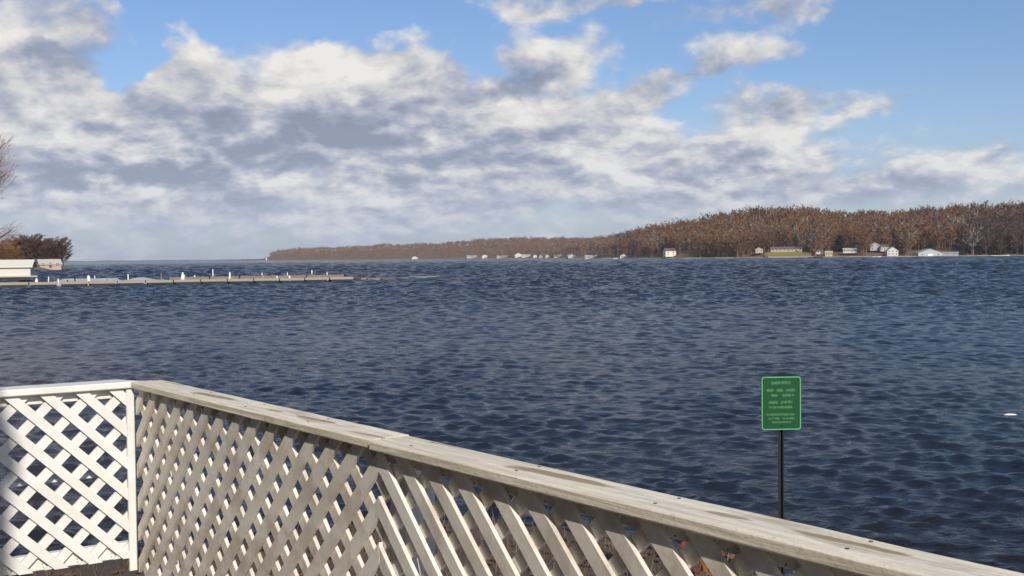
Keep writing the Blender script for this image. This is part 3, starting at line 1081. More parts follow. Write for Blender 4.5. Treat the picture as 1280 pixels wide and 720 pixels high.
def shore_point(px, t):
    """point on the far shore's ground: column px, t metres inland from the waterline (t may be negative)"""
    d = interp(SHD, px)
    v = ray(px, 320)
    u = Vector((v.x, v.y)).normalized()
    dist = (d + t) / u.y if False else (d + t)
    ridge_t = interp(DEPTH, px)
    th_ = interp(TREEH, px)
    top = interp(SKYL, px)
    dr_ = d + ridge_t
    zr = CAMZ + (hor(px) - top) / F * dr_ * 1.0 - th_ * 1.06
    zr = max(zr, 3.0)
    if t < 0:
        z = t * 0.1
    else:
        a_ = min(1.0, t / 12.0) * 1.2
        q_ = max(0.0, min(1.0, (t - 25) / (ridge_t - 25)))
        s_ = q_ ** 0.9
        z = a_ + (zr - 1.2) * s_ if t <= ridge_t else zr + (t - ridge_t) * 0.01
        z += 1.2 * mn.noise(Vector((px * 0.02, t * 0.012, 0))) * q_
    return Vector((v.x / v.y * dist, dist, z))


far_ground = plain('far_shore_ground', (0.13, 0.085, 0.05), 0.95, 0.4, 0.05)


def far_ground_build(t, b):
    pos = t.node('ShaderNodeNewGeometry').outputs['Position']
    n_ = t.noise(pos, 0.05, 5, 0.6).outputs[0]
    sp_ = t.node('ShaderNodeSeparateXYZ')
    t.l.new(pos, sp_.inputs[0])
    c = t.mix(n_, (0.09, 0.055, 0.035), (0.19, 0.12, 0.065))
    strand = t.mix(t.noise(pos, 0.2, 4, 0.7).outputs[0], (0.10, 0.09, 0.08), (0.36, 0.33, 0.29))
    c = t.mix(t.mapr(sp_.outputs[2], 1.35, 1.05), c, strand)
    t.l.new(c, b.inputs['Base Color'])
    b.inputs['Roughness'].default_value = 0.95


far_g = material('far_shore_soil', far_ground_build)
pxs = [300 + 4 * i for i in range(340)]
tsl = [-12, 0, 4, 8, 12, 18, 25, 35, 50, 75, 100, 140, 180, 220, 260, 300, 350, 420, 500, 700]
v, f = [], []
for t_ in tsl:
    for px in pxs:
        jit = 5 * mn.noise(Vector((px * 0.05, 0.5, 0))) if t_ < 20 else 0
        p = shore_point(px, t_)
        v.append((p.x, p.y + jit, p.z))
n = len(pxs)
for j in range(len(tsl) - 1):
    for i in range(n - 1):
        a_ = j * n + i
        f.append((a_, a_ + 1, a_ + 1 + n, a_ + n))
tag(link('far_shore', mesh('far_shore', v, f, far_g, smooth=True)), kind='structure')

# thin dark strip of land on the horizon at the left
v, f = [], []
for i, px in enumerate(range(-60, 345, 9)):
    Yd = 5200
    h_ = 2.5 + 4 * mn.noise(Vector((px * 0.04, 0, 0)))
    x = ray(px, 322).x / ray(px, 322).y
    v += [(x * Yd, Yd, -1), (x * Yd, Yd + 40, h_), (x * (Yd + 300), Yd + 300, h_ + 2), (x * (Yd + 600), Yd + 600, -1)]
for i in range(len(v) // 4 - 1):
    for k in range(3):
        f.append((i * 4 + k, i * 4 + 4 + k, i * 4 + 5 + k, i * 4 + 1 + k))
tag(link('distant_coast', mesh('distant_coast', v, f, plain('distant_coast', (0.12, 0.14, 0.18), 0.95, 0.3, 0.01), smooth=True)), kind='structure')

# clearings with houses, where no tree stands in front: (column range, inland limit)
CLEAR = [(822, 872, 26), (943, 1014, 30), (1030, 1046, 24), (1050, 1075, 26), (1086, 1126, 34), (1141, 1200, 30), (730, 750, 22), (774, 788, 20), (602, 611, 20), (644, 664, 22), (667, 671, 20), (683, 686, 20), (514, 524, 22)]


MARKS = [(345, 'tip of the farthest shore'), (430, 'left third of the farthest shore'), (519, 'behind the solitary far boathouse'),
         (560, 'right of the solitary far boathouse'), (600, 'behind the left end of the white row'), (650, 'behind the brightest far white house'),
         (680, 'behind the three narrow white cabins'), (715, 'behind the pale gabled shed'), (739, 'by the pale roofed low cottage'), (780, 'by the pale gabled cottage'),
         (810, 'left of the tall cream house'), (838, 'behind the tall cream house'), (866, 'right of the tall cream house'), (905, 'between cream house and lawn'),
         (949, 'by the tan gabled house'), (968, 'behind the left half of the lawn'), (998, 'behind the right half of the lawn'), (1030, 'by the small yellow cottage'),
         (1062, 'behind the long low white house'), (1085, 'left of the white house cluster'), (1108, 'behind the white house cluster'), (1132, 'left of the grey boathouse'),
         (1150, 'behind the grey boathouse, left half'), (1170, 'behind the grey boathouse, right half'), (1190, 'behind the low grey shed'), (1212, 'right of the low grey shed'),
         (1235, 'left of the long white boat'), (1255, 'behind the long white boat'), (1276, 'at the right picture edge')]


def tree_label(kind, px, t):
    mk = min(MARKS, key=lambda q_: abs(q_[0] - px))[1]
    row = 'at the shore' if t < 26 else 'second row' if t < 36 else 'third row' if t < 50 else 'up the slope' if t < 80 else 'high on the slope'
    look = {'grey': 'leafless pale grey tree', 'brown': 'leafless russet tree', 'pink': 'leafless pinkish brown tree', 'dark': 'leafless dark grey tree', 'fir': 'dark evergreen'}[kind]
    return '%s %s, %s' % (look, row, mk)


def forest():
    r = random.Random(21)
    items = []                  # (priority, px, t, kind)
    n_try = 0
    for band, cnt in (((780, 1330), 2700), ((1330, 1560), 350), ((338, 780), 1900)):
        for _ in range(cnt):
            px = r.uniform(*band)
            dep = interp(DEPTH, px)
            u = r.random()
            t = 16 + (dep + 15 - 16) * u ** (1.15 if px > 780 else 0.9)
            if any(a_ - 2 < px < b_ + 2 and t < lim + 22 for a_, b_, lim in CLEAR):
                continue
            items.append((px, t))
        # a fringe on the ridge draws the skyline
        for _ in range(cnt // (8 if band[0] > 700 else 3)):
            px = r.uniform(*band)
            items.append((px, interp(DEPTH, px) + (r.uniform(-25, 5) if px > 780 else r.uniform(-110, 5))))
    indiv = {k: [] for k in ('brown', 'grey', 'pink', 'dark', 'fir')}
    for px, t in items:
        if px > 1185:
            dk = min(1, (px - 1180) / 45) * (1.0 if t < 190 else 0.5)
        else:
            dk = 0.05
        kind = 'brown'
        if px < 770:
            kind = 'pink'
            if 700 < px and t < 90 and r.random() < 0.5:
                kind = 'dark'
            if 722 < px and t < 60 and r.random() < 0.4:
                kind = 'fir'
        x_ = r.random()
        if px >= 770:
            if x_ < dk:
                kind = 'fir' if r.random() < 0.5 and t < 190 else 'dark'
            elif x_ > 0.94:
                kind = 'dark'
            elif x_ > 0.87:
                kind = 'grey'
            if 770 <= px < 800 and r.random() < 0.5:
                kind = 'dark'
        h = interp(TREEH, px) * (r.uniform(0.62, 1.2) if px > 780 else r.uniform(0.8, 1.1))
        if kind == 'fir':
            h *= 0.85
        g_ = shore_point(px, t)
        items_ = (g_, h, r.uniform(0, 6.28), r.randrange(3 if kind == 'fir' else 7), px, t)
        indiv[kind].append(items_)
    MEs = {'grey': ME_GREY, 'brown': ME_BROWN, 'pink': ME_PINK, 'dark': ME_DARK, 'fir': ME_FIR}
    names = {'grey': 'bare_tree', 'brown': 'bare_tree', 'pink': 'bare_tree', 'dark': 'bare_tree', 'fir': 'evergreen_tree'}
    info = {
        'grey': ('', 'pale grey bare trees on the hillside across the lake'),
        'brown': ('leafless tree of russet brown twigs in the wooded hillside across the lake', 'russet bare trees on the hillside across the lake'),
        'pink': ('leafless pinkish brown tree in the long low woods on the farthest shore', 'pale bare trees on the farthest low shore'),
        'dark': ('leafless dark grey brown tree among the woods across the lake', 'dark bare trees across the lake'),
        'fir': ('dark evergreen tree near the waterline at the shaded right end of the far shore', 'dark evergreens at the right end of the far shore')}
    keep = {'brown': 150, 'grey': 40, 'pink': 60, 'dark': 30, 'fir': 50}
    for k, lst in indiv.items():
        lst.sort(key=lambda q_: (not (300 < q_[4] < 1290), q_[0].y * (1.0) + (0 if q_[5] < 60 else q_[5])))
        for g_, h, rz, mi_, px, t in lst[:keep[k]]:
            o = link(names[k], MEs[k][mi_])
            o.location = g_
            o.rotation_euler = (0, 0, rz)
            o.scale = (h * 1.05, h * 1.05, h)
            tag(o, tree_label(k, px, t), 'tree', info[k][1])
        rest = lst[keep[k]:]
        if not rest:
            continue
        src = []
        for me in LIGHT.get(k, MEs[k]):
            co = np.empty(len(me.vertices) * 3)
            me.vertices.foreach_get('co', co)
            co = co.reshape(-1, 3)
            ls = np.empty(len(me.loops), dtype=np.int32)
            me.loops.foreach_get('vertex_index', ls)
            lt = np.empty(len(me.polygons), dtype=np.int32)
            me.polygons.foreach_get('loop_total', lt)
            mi0 = np.empty(len(me.polygons), dtype=np.int32)
            me.polygons.foreach_get('material_index', mi0)
            src.append((co, ls, lt, mi0))
        cs, lss, lts, mis = [], [], [], []
        base = 0
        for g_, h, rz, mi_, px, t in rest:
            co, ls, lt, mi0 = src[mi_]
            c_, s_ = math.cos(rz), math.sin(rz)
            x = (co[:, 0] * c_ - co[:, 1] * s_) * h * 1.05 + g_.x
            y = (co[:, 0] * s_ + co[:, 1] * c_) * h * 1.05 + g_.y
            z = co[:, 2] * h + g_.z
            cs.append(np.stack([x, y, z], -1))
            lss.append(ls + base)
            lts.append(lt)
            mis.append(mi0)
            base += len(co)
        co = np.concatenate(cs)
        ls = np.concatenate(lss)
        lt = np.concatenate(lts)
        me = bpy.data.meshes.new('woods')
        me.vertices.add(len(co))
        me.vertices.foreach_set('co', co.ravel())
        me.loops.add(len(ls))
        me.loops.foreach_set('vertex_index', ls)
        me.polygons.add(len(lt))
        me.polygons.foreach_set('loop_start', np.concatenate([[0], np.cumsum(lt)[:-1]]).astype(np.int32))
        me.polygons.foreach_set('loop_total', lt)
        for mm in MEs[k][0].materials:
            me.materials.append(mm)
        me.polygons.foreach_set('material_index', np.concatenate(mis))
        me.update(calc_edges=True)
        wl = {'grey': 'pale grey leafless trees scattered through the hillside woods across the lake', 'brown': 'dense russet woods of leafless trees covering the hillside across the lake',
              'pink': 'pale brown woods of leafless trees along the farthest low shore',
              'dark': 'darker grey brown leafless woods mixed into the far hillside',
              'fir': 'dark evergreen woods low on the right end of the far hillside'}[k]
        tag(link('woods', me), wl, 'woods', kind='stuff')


forest()

# lone dark olive evergreen above the lawn houses
fo_t, fo_c = fir_mesh(301, wd=0.34, n=150, cone=0.3)
g_ = shore_point(1049, 60)
ol = thing('evergreen_tree', g_, 0.4, 'broad dark green pine standing above the small houses on the far shore', 'tree')
ol.scale = (20, 20, 19)
fo_t.build('trunk', bark, ol)
fo_c.build('crown', needles, ol)

# ------------------------------------------------------------------ buildings across the lake
wall_white = plain('wall_white', (0.55, 0.53, 0.48), 0.7, 0.08, 1.0)
wall_cream = plain('wall_cream', (0.74, 0.66, 0.50), 0.7, 0.08, 1.0)
wall_tan = plain('wall_tan', (0.42, 0.33, 0.24), 0.8, 0.12, 1.0)
wall_grey = plain('wall_grey', (0.40, 0.41, 0.42), 0.8, 0.12, 1.0)
wall_yellow = plain('wall_yellow', (0.50, 0.43, 0.20), 0.8, 0.12, 1.0)
roof_brown = plain('roof_brown', (0.13, 0.09, 0.085), 0.9, 0.2, 1.0)
roof_grey = plain('roof_grey', (0.26, 0.28, 0.30), 0.8, 0.15, 0.6)
roof_pale = plain('roof_pale', (0.42, 0.39, 0.34), 0.8, 0.12, 0.6)
glass = plain('window_glass', (0.02, 0.025, 0.03), 0.15, 0.2, 1.0)
trim = plain('trim_white', (0.75, 0.74, 0.70), 0.6, 0.05, 1.0)


def house(name, loc, rz, wd, dp, hw, hr, wall, roof, label, cat='house', axis='x', windows=2, door=True, chimney=False, group=None, gable_win=False, storeys=1, wide_door=False):
    """wd across the front (local x), dp deep (local y, away), eaves hw, ridge rise hr; ridge along local axis"""
    t = thing(name, loc, rz, label, cat, group)
    m = MB()
    x0, x1, y0, y1 = -wd / 2, wd / 2, 0, dp
    if axis == 'x':
        m.add([(x0, y0, -1), (x1, y0, -1), (x1, y1, -1), (x0, y1, -1), (x0, y0, hw), (x1, y0, hw), (x1, y1, hw), (x0, y1, hw), (x0, dp / 2, hw + hr), (x1, dp / 2, hw + hr)],
              [(0, 1, 5, 4), (2, 3, 7, 6), (1, 2, 6, 9, 5), (3, 0, 4, 8, 7), (3, 2, 1, 0), (4, 5, 9, 8), (6, 7, 8, 9)])
    else:
        m.add([(x0, y0, -1), (x1, y0, -1), (x1, y1, -1), (x0, y1, -1), (x0, y0, hw), (x1, y0, hw), (x1, y1, hw), (x0, y1, hw), (0, y0, hw + hr), (0, y1, hw + hr)],
              [(0, 1, 5, 8, 4), (2, 3, 7, 9, 6), (1, 2, 6, 5), (3, 0, 4, 7), (3, 2, 1, 0), (4, 8, 9, 7), (5, 6, 9, 8)])
    m.build('wall', wall, t)
    ov = 0.45
    th_ = 0.22
    m = MB()
    if axis == 'x':
        k = hr / (dp / 2)
        ye = -ov
        for sgn in (0, 1):
            a_ = [(x0 - ov, ye, hw - ov * k + 0.03), (x1 + ov, ye, hw - ov * k + 0.03), (x1 + ov, dp / 2, hw + hr + 0.03), (x0 - ov, dp / 2, hw + hr + 0.03)]
            if sgn:
                a_ = [(x, dp - y, z) for x, y, z in reversed(a_)]
            m.add(a_ + [(x, y, z + th_) for x, y, z in a_], [(3, 2, 1, 0), (4, 5, 6, 7), (0, 1, 5, 4), (1, 2, 6, 5), (2, 3, 7, 6), (3, 0, 4, 7)])
    else:
        k = hr / (wd / 2)
        for sgn in (0, 1):
            a_ = [(x0 - ov, y1 + ov, hw - ov * k + 0.03), (x0 - ov, y0 - ov, hw - ov * k + 0.03), (0, y0 - ov, hw + hr + 0.03), (0, y1 + ov, hw + hr + 0.03)]
            if sgn:
                a_ = [(-x, y, z) for x, y, z in reversed(a_)]
            m.add(a_ + [(x, y, z + th_) for x, y, z in a_], [(3, 2, 1, 0), (4, 5, 6, 7), (0, 1, 5, 4), (1, 2, 6, 5), (2, 3, 7, 6), (3, 0, 4, 7)])
    rf = m.build('roof', roof, t)
    if chimney:
        m = MB()
        m.box(wd * 0.22, wd * 0.22 + 0.8, dp * 0.5 - 0.4, dp * 0.5 + 0.4, hw + hr * 0.5, hw + hr + 1.0)
        m.build('chimney', roof_brown, rf)
    slots = windows + (1 if door else 0)
    for s in range(storeys):
        zb = 0.9 + s * 2.7
        for i in range(slots):
            xc = x0 + wd * (i + 0.5) / slots
            isdoor = door and s == 0 and i == slots // 2
            if isdoor:
                m = MB()
                ww = min(wd / slots * 0.7, 2.4) if wide_door else 0.5
                m.box(xc - ww, xc + ww, -0.06, 0.02, 0.0, 2.1)
                m.build('door', trim if wide_door else roof_brown, t)
            else:
                ww = min(0.75, wd / slots * 0.32)
                m = MB()
                m.box(xc - ww - 0.12, xc + ww + 0.12, -0.08, 0.02, zb - 0.12, zb + 1.32)
                fr = m.build('window', trim, t)
                m = MB()
                m.box(xc - ww, xc - 0.04, -0.10, -0.05, zb, zb + 1.2)
                m.box(xc + 0.04, xc + ww, -0.10, -0.05, zb, zb + 1.2)
                m.build('pane', glass, fr)
    return t


def on_shore(px, t, up=0.0):
    p = shore_point(px, t)
    p.z += up
    return p


def face(p, extra=0.0):
    """rotation so that local -y looks at the viewer's side of the lake"""
    return math.atan2(-p.x, p.y) + extra


def far_house(px, t, wd, dp, hw, hr, wall, roof, label, **k):
    rot = k.pop('rot', 0.0)
    up = k.pop('up', 0.0)
    p = on_shore(px, t, up)
    wd, dp, hw, hr = wd * 0.9, dp, hw * (0.92 if k.get('storeys', 1) == 1 else 0.88), hr * 0.88
    return house('house' if 'cat' not in k else k.pop('nm', 'house'), p, face(p, rot), wd, dp, hw, hr, wall, roof, label, **k)


far_house(838.5, 26, 15, 9, 7.0, 3.2, wall_cream, roof_brown, 'tall cream lakeside house with two rows of windows, alone below the brown slope', rot=R(22), storeys=2, windows=2, door=False, up=2.0, chimney=True)
far_house(949, 34, 9, 8, 3.6, 2.6, wall_tan, roof_brown, 'tan gabled house above the left end of the yellow green lawn', axis='y', up=3.5, windows=2, door=False)
far_house(983, 40, 36, 9, 2.8, 2.4, wall_tan, roof_brown, 'long low house with a dark brown roof behind the yellow green lawn', up=3.2, windows=7, chimney=True)
far_house(1036, 26, 8, 7, 3.2, 1.6, wall_yellow, roof_pale, 'small yellow cottage right of the lawn on the far shore', up=1.0, windows=2)
far_house(1023, 30, 4.5, 5, 2.8, 1.6, wall_white, roof_brown, 'little white cabin between the lawn and the yellow cottage', up=2.5, windows=1, door=False)
far_house(1062.5, 30, 15, 8, 2.9, 1.5, wall_white, roof_pale, 'long low white house under the broad dark pine', up=3.5, windows=5)
far_house(1094, 50, 11, 9, 5.5, 3.0, wall_grey, roof_grey, 'pale grey gabled house standing highest in the cluster left of the grey boathouse', axis='y', up=3.0, storeys=2, windows=2, door=False)
far_house(1106, 44, 9, 8, 4.0, 2.4, wall_white, roof_brown, 'small white house in the middle of the cluster left of the grey boathouse', up=3.0, windows=2)
far_house(1116, 20, 12, 10, 5.6, 4.2, wall_white, roof_grey, 'white gabled house at the water in the cluster left of the grey boathouse', axis='y', rot=R(12), up=0.6, storeys=2, windows=3, door=False)
far_house(1163, 10, 26, 18, 3.4, 4.6, wall_grey, roof_grey, 'big grey boathouse with a broad low gable at the water', nm='boathouse', cat='boathouse', axis='y', rot=R(14), windows=2, wide_door=True)
far_house(1188, 14, 16, 8, 2.2, 1.6, wall_grey, roof_grey, 'low grey shed joined to the right side of the big grey boathouse', nm='shed', cat='shed', windows=2, door=False)
far_house(1168, 175, 16, 8, 4.5, 2.6, wall_tan, roof_pale, 'tan house half hidden among trees high on the far slope', rot=0.1, windows=4, door=False, up=9.0)
far_house(739, 16, 22, 9, 2.6, 2.0, wall_grey, roof_pale, 'low lakeside cottage with a pale roof and dark front below the dark trees', windows=5)
far_house(780, 16, 12, 8, 3.0, 3.0, wall_white, roof_grey, 'small pale gabled cottage at the water left of the cream house', axis='y', windows=2)
far_house(518.5, 14, 15, 10, 3.4, 3.8, wall_white, roof_pale, 'solitary pale gabled boathouse on the long low far shore', nm='boathouse', cat='boathouse', axis='y', windows=2)
for px, wd, hw, hr, wl, rf_, ax, lb in (
        (590, 26, 4.5, 3, wall_grey, roof_grey, 'x', 'grey low building left of the bright white one on the farthest shore'),
        (606, 14, 6, 4, wall_white, roof_pale, 'y', 'bright white gabled building leftmost of the shining ones on the farthest shore'),
        (628, 26, 4, 2.5, wall_grey, roof_pale, 'x', 'long grey building between the two bright white ones on the farthest shore'),
        (648, 16, 7, 5, wall_white, roof_pale, 'y', 'brightest white gabled house in the middle of the farthest shore'),
        (657, 18, 5, 2.5, wall_white, roof_pale, 'x', 'long white wing beside the brightest gabled house on the farthest shore'),
        (669, 8, 5, 3, wall_white, roof_brown, 'y', 'narrow white cabin first right of the brightest house on the farthest shore'),
        (676, 6, 5, 3, wall_white, roof_brown, 'y', 'narrow white cabin second right of the brightest house on the farthest shore'),
        (684, 7, 5, 3, wall_white, roof_brown, 'y', 'narrow white cabin third right of the brightest house on the farthest shore'),
        (697, 15, 4, 3, wall_white, roof_pale, 'x', 'low white house near the right end of the farthest shore'),
        (715, 16, 4, 4, wall_grey, roof_pale, 'y', 'pale gabled shed just left of the dark trees')):
    far_house(px, 30 + (px * 7) % 13, wd, 10, hw * 0.8, hr * 0.8, wl, rf_, lb, axis=ax, rot=((px * 13) % 7 - 3) * 0.12, windows=3 if wd > 10 else 1, door=False)

# small white light tower at the tip of the far shore
p = shore_point(333, 20)
lt_ = thing('light_tower', (p.x, p.y, -5.0), 0, 'tiny white light tower at the left tip of the far shore', 'tower')
m = MB()
m.tube([(0, 0, 0), (0, 0, 14)], [2.4, 1.7], 10)
m.build('shaft', wall_white, lt_)
m = MB()
m.tube([(0, 0, 14), (0, 0, 14.6), (0, 0, 14.61), (0, 0, 16.6), (0, 0, 16.61), (0, 0, 18)], [3.0, 3.0, 1.6, 1.6, 2.2, 0.1], 10)
m.build('lantern', wall_grey, lt_)

# lawn beside the long house
lawn_mat = plain('lawn', (0.20, 0.17, 0.035), 0.95, 0.3, 0.3)
v, f = [], []
cols = [956 + i * 2 for i in range(30)]
for t_ in (8, 14, 20, 26, 33):
    for px in cols:
        p = shore_point(px, t_)
        v.append((p.x, p.y, p.z + 0.3 + (t_ - 8) * 0.13))
for j in range(4):
    for i in range(len(cols) - 1):
        a_ = j * len(cols) + i
        f.append((a_, a_ + 1, a_ + 1 + len(cols), a_ + len(cols)))
tag(link('lawn', mesh('lawn', v, f, lawn_mat)), kind='structure')

# stone seawall in front of the lawn
sw = MB()
for i in range(20):
    p0_, p1_ = shore_point(957 + i * 3, 5), shore_point(960 + i * 3 - 0.3, 5)
    sw.add([(p0_.x, p0_.y, -0.5), (p1_.x, p1_.y, -0.5), (p1_.x, p1_.y + 3, -0.5), (p0_.x, p0_.y + 3, -0.5),
            (p0_.x, p0_.y, 1.9), (p1_.x, p1_.y, 1.9), (p1_.x, p1_.y + 3, 1.9), (p0_.x, p0_.y + 3, 1.9)],
           [(0, 3, 2, 1), (4, 5, 6, 7), (0, 1, 5, 4), (1, 2, 6, 5), (2, 3, 7, 6), (3, 0, 4, 7)])
tag(sw.build('seawall', plain('seawall_stone', (0.30, 0.28, 0.25), 0.9, 0.3, 0.4)), 'low grey stone seawall along the foot of the yellow green lawn', 'wall')


def boat(px, t, L_, col, label, group=None, cabin=True, rz=0.0, scale=1.0):
    p = on_shore(px, t)
    t_ = thing('moored_boat', (p.x, p.y, 0.0), face(p) + rz, label, 'boat', group)
    m = MB()
    n_ = 9
    vs, fs = [], []
    for i in range(n_):
        u = i / (n_ - 1)
        x = (u - 0.5) * L_
        wd = 1.15 * math.sin(math.pi * min(1, (1 - u) * 1.25 + 0.0)) ** 0.5 if u > 0.2 else 1.1
        wd = max(wd, 0.05)
        sh = 0.95 + 0.35 * u ** 2
        vs += [(x, -wd * 0.55, -0.25), (x, -wd, sh), (x, wd, sh), (x, wd * 0.55, -0.25)]
    for i in range(n_ - 1):
        for k in range(4):
            k2 = (k + 1) % 4
            fs.append((i * 4 + k, (i + 1) * 4 + k, (i + 1) * 4 + k2, i * 4 + k2))
    fs += [(0, 1, 2, 3), tuple(n_ * 4 - 4 + k for k in (3, 2, 1, 0))]
    m.add(vs, fs)
    m.build('hull', col, t_)
    if cabin:
        m = MB()
        a_ = [(-L_ * 0.18, 0.95), (L_ * 0.2, 1.0), (L_ * 0.1, 1.9), (-L_ * 0.15, 1.95)]
        m.prism(a_, -0.8, 0.8)
        m.build('cabin', glass, t_)
        m = MB()
        m.box(-L_ * 0.2, L_ * 0.12, -0.9, 0.9, 1.97, 2.1)
        m.build('cabin_roof', trim, t_)
    return t_


boat(1250, -3, 17, trim, 'long white boat lying alone off the dark right end of the far shore', cabin=False)
boat(1096, -4, 8, trim, 'white cabin boat in front of the house cluster on the far shore')
boat(736, -4, 9, trim, 'white boat lying before the low cottage with the pale roof')
boat(770, -4, 7, trim, 'small white cabin boat just left of the pale gabled cottage')
hull_and_shade = plain('hull_and_shade', (0.02, 0.02, 0.025), 0.6, 0.2, 1.0)
boat(1019, -8, 15, hull_and_shade, 'dark low boat at the right end of the lawn seawall', cabin=False)

# short private docks along the far shore
dock_wood = plain('dock_wood', (0.42, 0.38, 0.32), 0.85, 0.2, 0.8)
for px, lb in ((760, 'small wooden dock between the pale roofed cottage and the gabled cottage'), (808, 'small wooden dock left of the cream house'), (866, 'small wooden dock right of the cream house'), (905, 'small wooden dock under the middle of the brown slope'),
               (1075, 'small wooden dock right of the long low white house'), (1132, 'small wooden dock just left of the grey boathouse'), (1222, 'small wooden dock right of the grey boathouse')):
    p = shore_point(px, 6)
    d_ = thing('small_dock', (p.x, p.y, 0), face(p), lb, 'dock')
    m = MB()
    m.box(-9, 9, -14, -12.2, 0.55, 0.9)
    m.box(-1, 1, -12.2, 2, 0.55, 0.88)
    m.build('deck', dock_wood, d_)
    for x in (-8.7, 0, 8.7):
        m = MB()
        m.tube([(x, -12, -1), (x, -12, 2.0)], 0.16, 6)
        m.build('piling', dock_wood, d_)

# ------------------------------------------------------------------ headland at the left
HD = 500.0


def headland():
    v, f = [], []
    ys = [195, 205, 215, 225, 240, 260, 290, 320, 350, 380, 410, 440, 470, 490, 510, 530, 560, 620, 700]
    edge = [(195, -12), (205, 0), (218, 6), (230, 12), (250, 0), (290, 8), (360, 30), (430, 60), (480, 84), (510, 92), (530, 84), (560, 50), (620, -30), (700, -80)]
    for y in ys:
        ex = interp(edge, y)
        for k in range(22):
            px = ex + 4 - k * 9
            r_ = ray(px, 330)
            d = (ex - px) / F * y
            z = min(2.6, -0.4 + d * 0.30) if d < 40 else 2.6 + (d - 40) * 0.05
            v.append((r_.x / r_.y * y, y, z + 0.3 * mn.noise(Vector((px * 0.1, y * 0.05, 1)))))
    for j in range(len(ys) - 1):
        for i in range(21):
            a_ = j * 22 + i
            f.append((a_, a_ + 22, a_ + 23, a_ + 1))
    tag(link('headland', mesh('headland', v, f, plain('headland_soil', (0.15, 0.11, 0.075), 0.95, 0.35, 0.1), smooth=True)), kind='structure')


headland()


def place_px(px, Y, z):
    r_ = ray(px, 330)
    return Vector((r_.x / r_.y * Y, Y, z))


HT = [bare_tree_mesh('t', 400 + i, wd=0.34 + 0.03 * (i % 3), ntw=1500, tw=0.016, tlen=0.085, nl=16, lo=0.10) for i in range(4)]
HTd = [(a_.build('trunk', wood_dark), b_.build('crown', wood_dark)) for a_, b_ in HT]
HTo = [(a_.build('trunk', wood_orange), b_.build('crown', wood_orange)) for a_, b_ in HT]
used = set()
for i, (px, Y, h, src, lb) in enumerate((
        (84, 506, 12.5, HTd, 'low dark bare tree at the very tip of the left headland'),
        (77, 503, 15.0, HTd, 'dark bare tree just inside the tip of the left headland'),
        (69, 506, 15.5, HTd, 'dark bare tree third from the tip of the left headland'),
        (61, 508, 14.5, HTd, 'dark bare tree above the left gable of the pale roofed cottage'),
        (53, 504, 14.5, HTd, 'dark bare tree between the dip and the pale roofed cottage'),
        (45, 510, 17.0, HTd, 'dark bare tree right beside the tallest one of the left headland'),
        (37, 500, 17.0, HTd, 'dark bare tree left beside the tallest one of the left headland'),
        (29, 505, 16.0, HTd, 'dark bare tree over the right half of the white boathouse'),
        (3, 462, 14.0, HTo, 'orange brown bare tree filling the left picture edge'),
        (80, 500, 14.5, HTd, 'dark bare tree outermost on the tip of the left headland'),
        (73, 512, 15.5, HTd, 'dark bare tree second from the tip of the left headland'),
        (64, 500, 15.5, HTd, 'dark bare tree behind the pale roofed cottage on the left headland'),
        (57, 520, 15.5, HTd, 'dark bare tree in the dip of the left headland skyline'),
        (49, 498, 15.0, HTd, 'dark bare tree left of the dip in the left headland skyline'),
        (41, 505, 17.5, HTd, 'tallest dark bare tree of the left headland'),
        (33, 498, 17.0, HTd, 'dark bare tree behind the peak of the white boathouse roof'),
        (26, 512, 16.0, HTd, 'dark bare tree where the left headland woods turn orange'),
        (17, 480, 14.5, HTo, 'orange brown bare tree third from the left picture edge'),
        (8, 470, 14.0, HTo, 'orange brown bare tree second from the left picture edge'),
        (-2, 450, 14.0, HTo, 'orange brown bare tree at the left picture edge'),
        (12, 430, 11, HTo, 'low orange bare tree just above the white boathouse roof'),
        (-10, 440, 14, HTo, 'orange brown bare tree cut off by the left picture edge'),
        (22, 450, 10, HTo, 'low orange bare tree right above the boathouse ridge'),
        (37, 470, 9, HTd, 'short dark bare tree behind the right gable of the boathouse'))):
    g = 'bare trees on the left headland'
    k = i % 4
    t_ = thing('bare_tree', place_px(px - 5, Y, 2.0), i * 1.7, lb, 'tree', g)
    t_.scale = (h * 0.9, h * 0.9, h * 0.80)
    for part in src[k]:
        if part.name not in used and part.parent is None:
            used.add(part.name)
            part.parent = t_
        else:
            c_ = part.copy()
            COL.objects.link(c_)
            c_.parent = t_
for pair in HTd + HTo:
    for o in pair:
        if o.parent is None:
            bpy.data.objects.remove(o)

# cottage with the pale roof on the headland
p = place_px(63, 455, 1.2)
house('house', p, face(p, R(10)), 8.5, 7, 1.6, 1.9, wall_tan, roof_pale, 'small cottage with a bright pale roof under the headland trees', axis='x', windows=2)

# white boathouse at the left edge
p = place_px(11, 214, 1.35)
bh = house('boathouse', p, face(p, R(-8)), 7.8, 7, 1.6, 1.2, wall_white, plain('roof_cream', (0.62, 0.58, 0.50), 0.8, 0.1, 0.6), 'bright white boathouse with a pale roof cut off by the left picture edge', cat='boathouse', axis='x', windows=0, door=False)
m = MB()
for i in range(7):
    m.tube([(-4.6 + i * 1.53, 0.1, -1.8), (-4.6 + i * 1.53, 0.1, -0.4)], 0.14, 6)
m.box(-5.3, 5.3, -1.3, 0.05, -0.42, -0.16)
m.build('platform', dock_wood, bh)

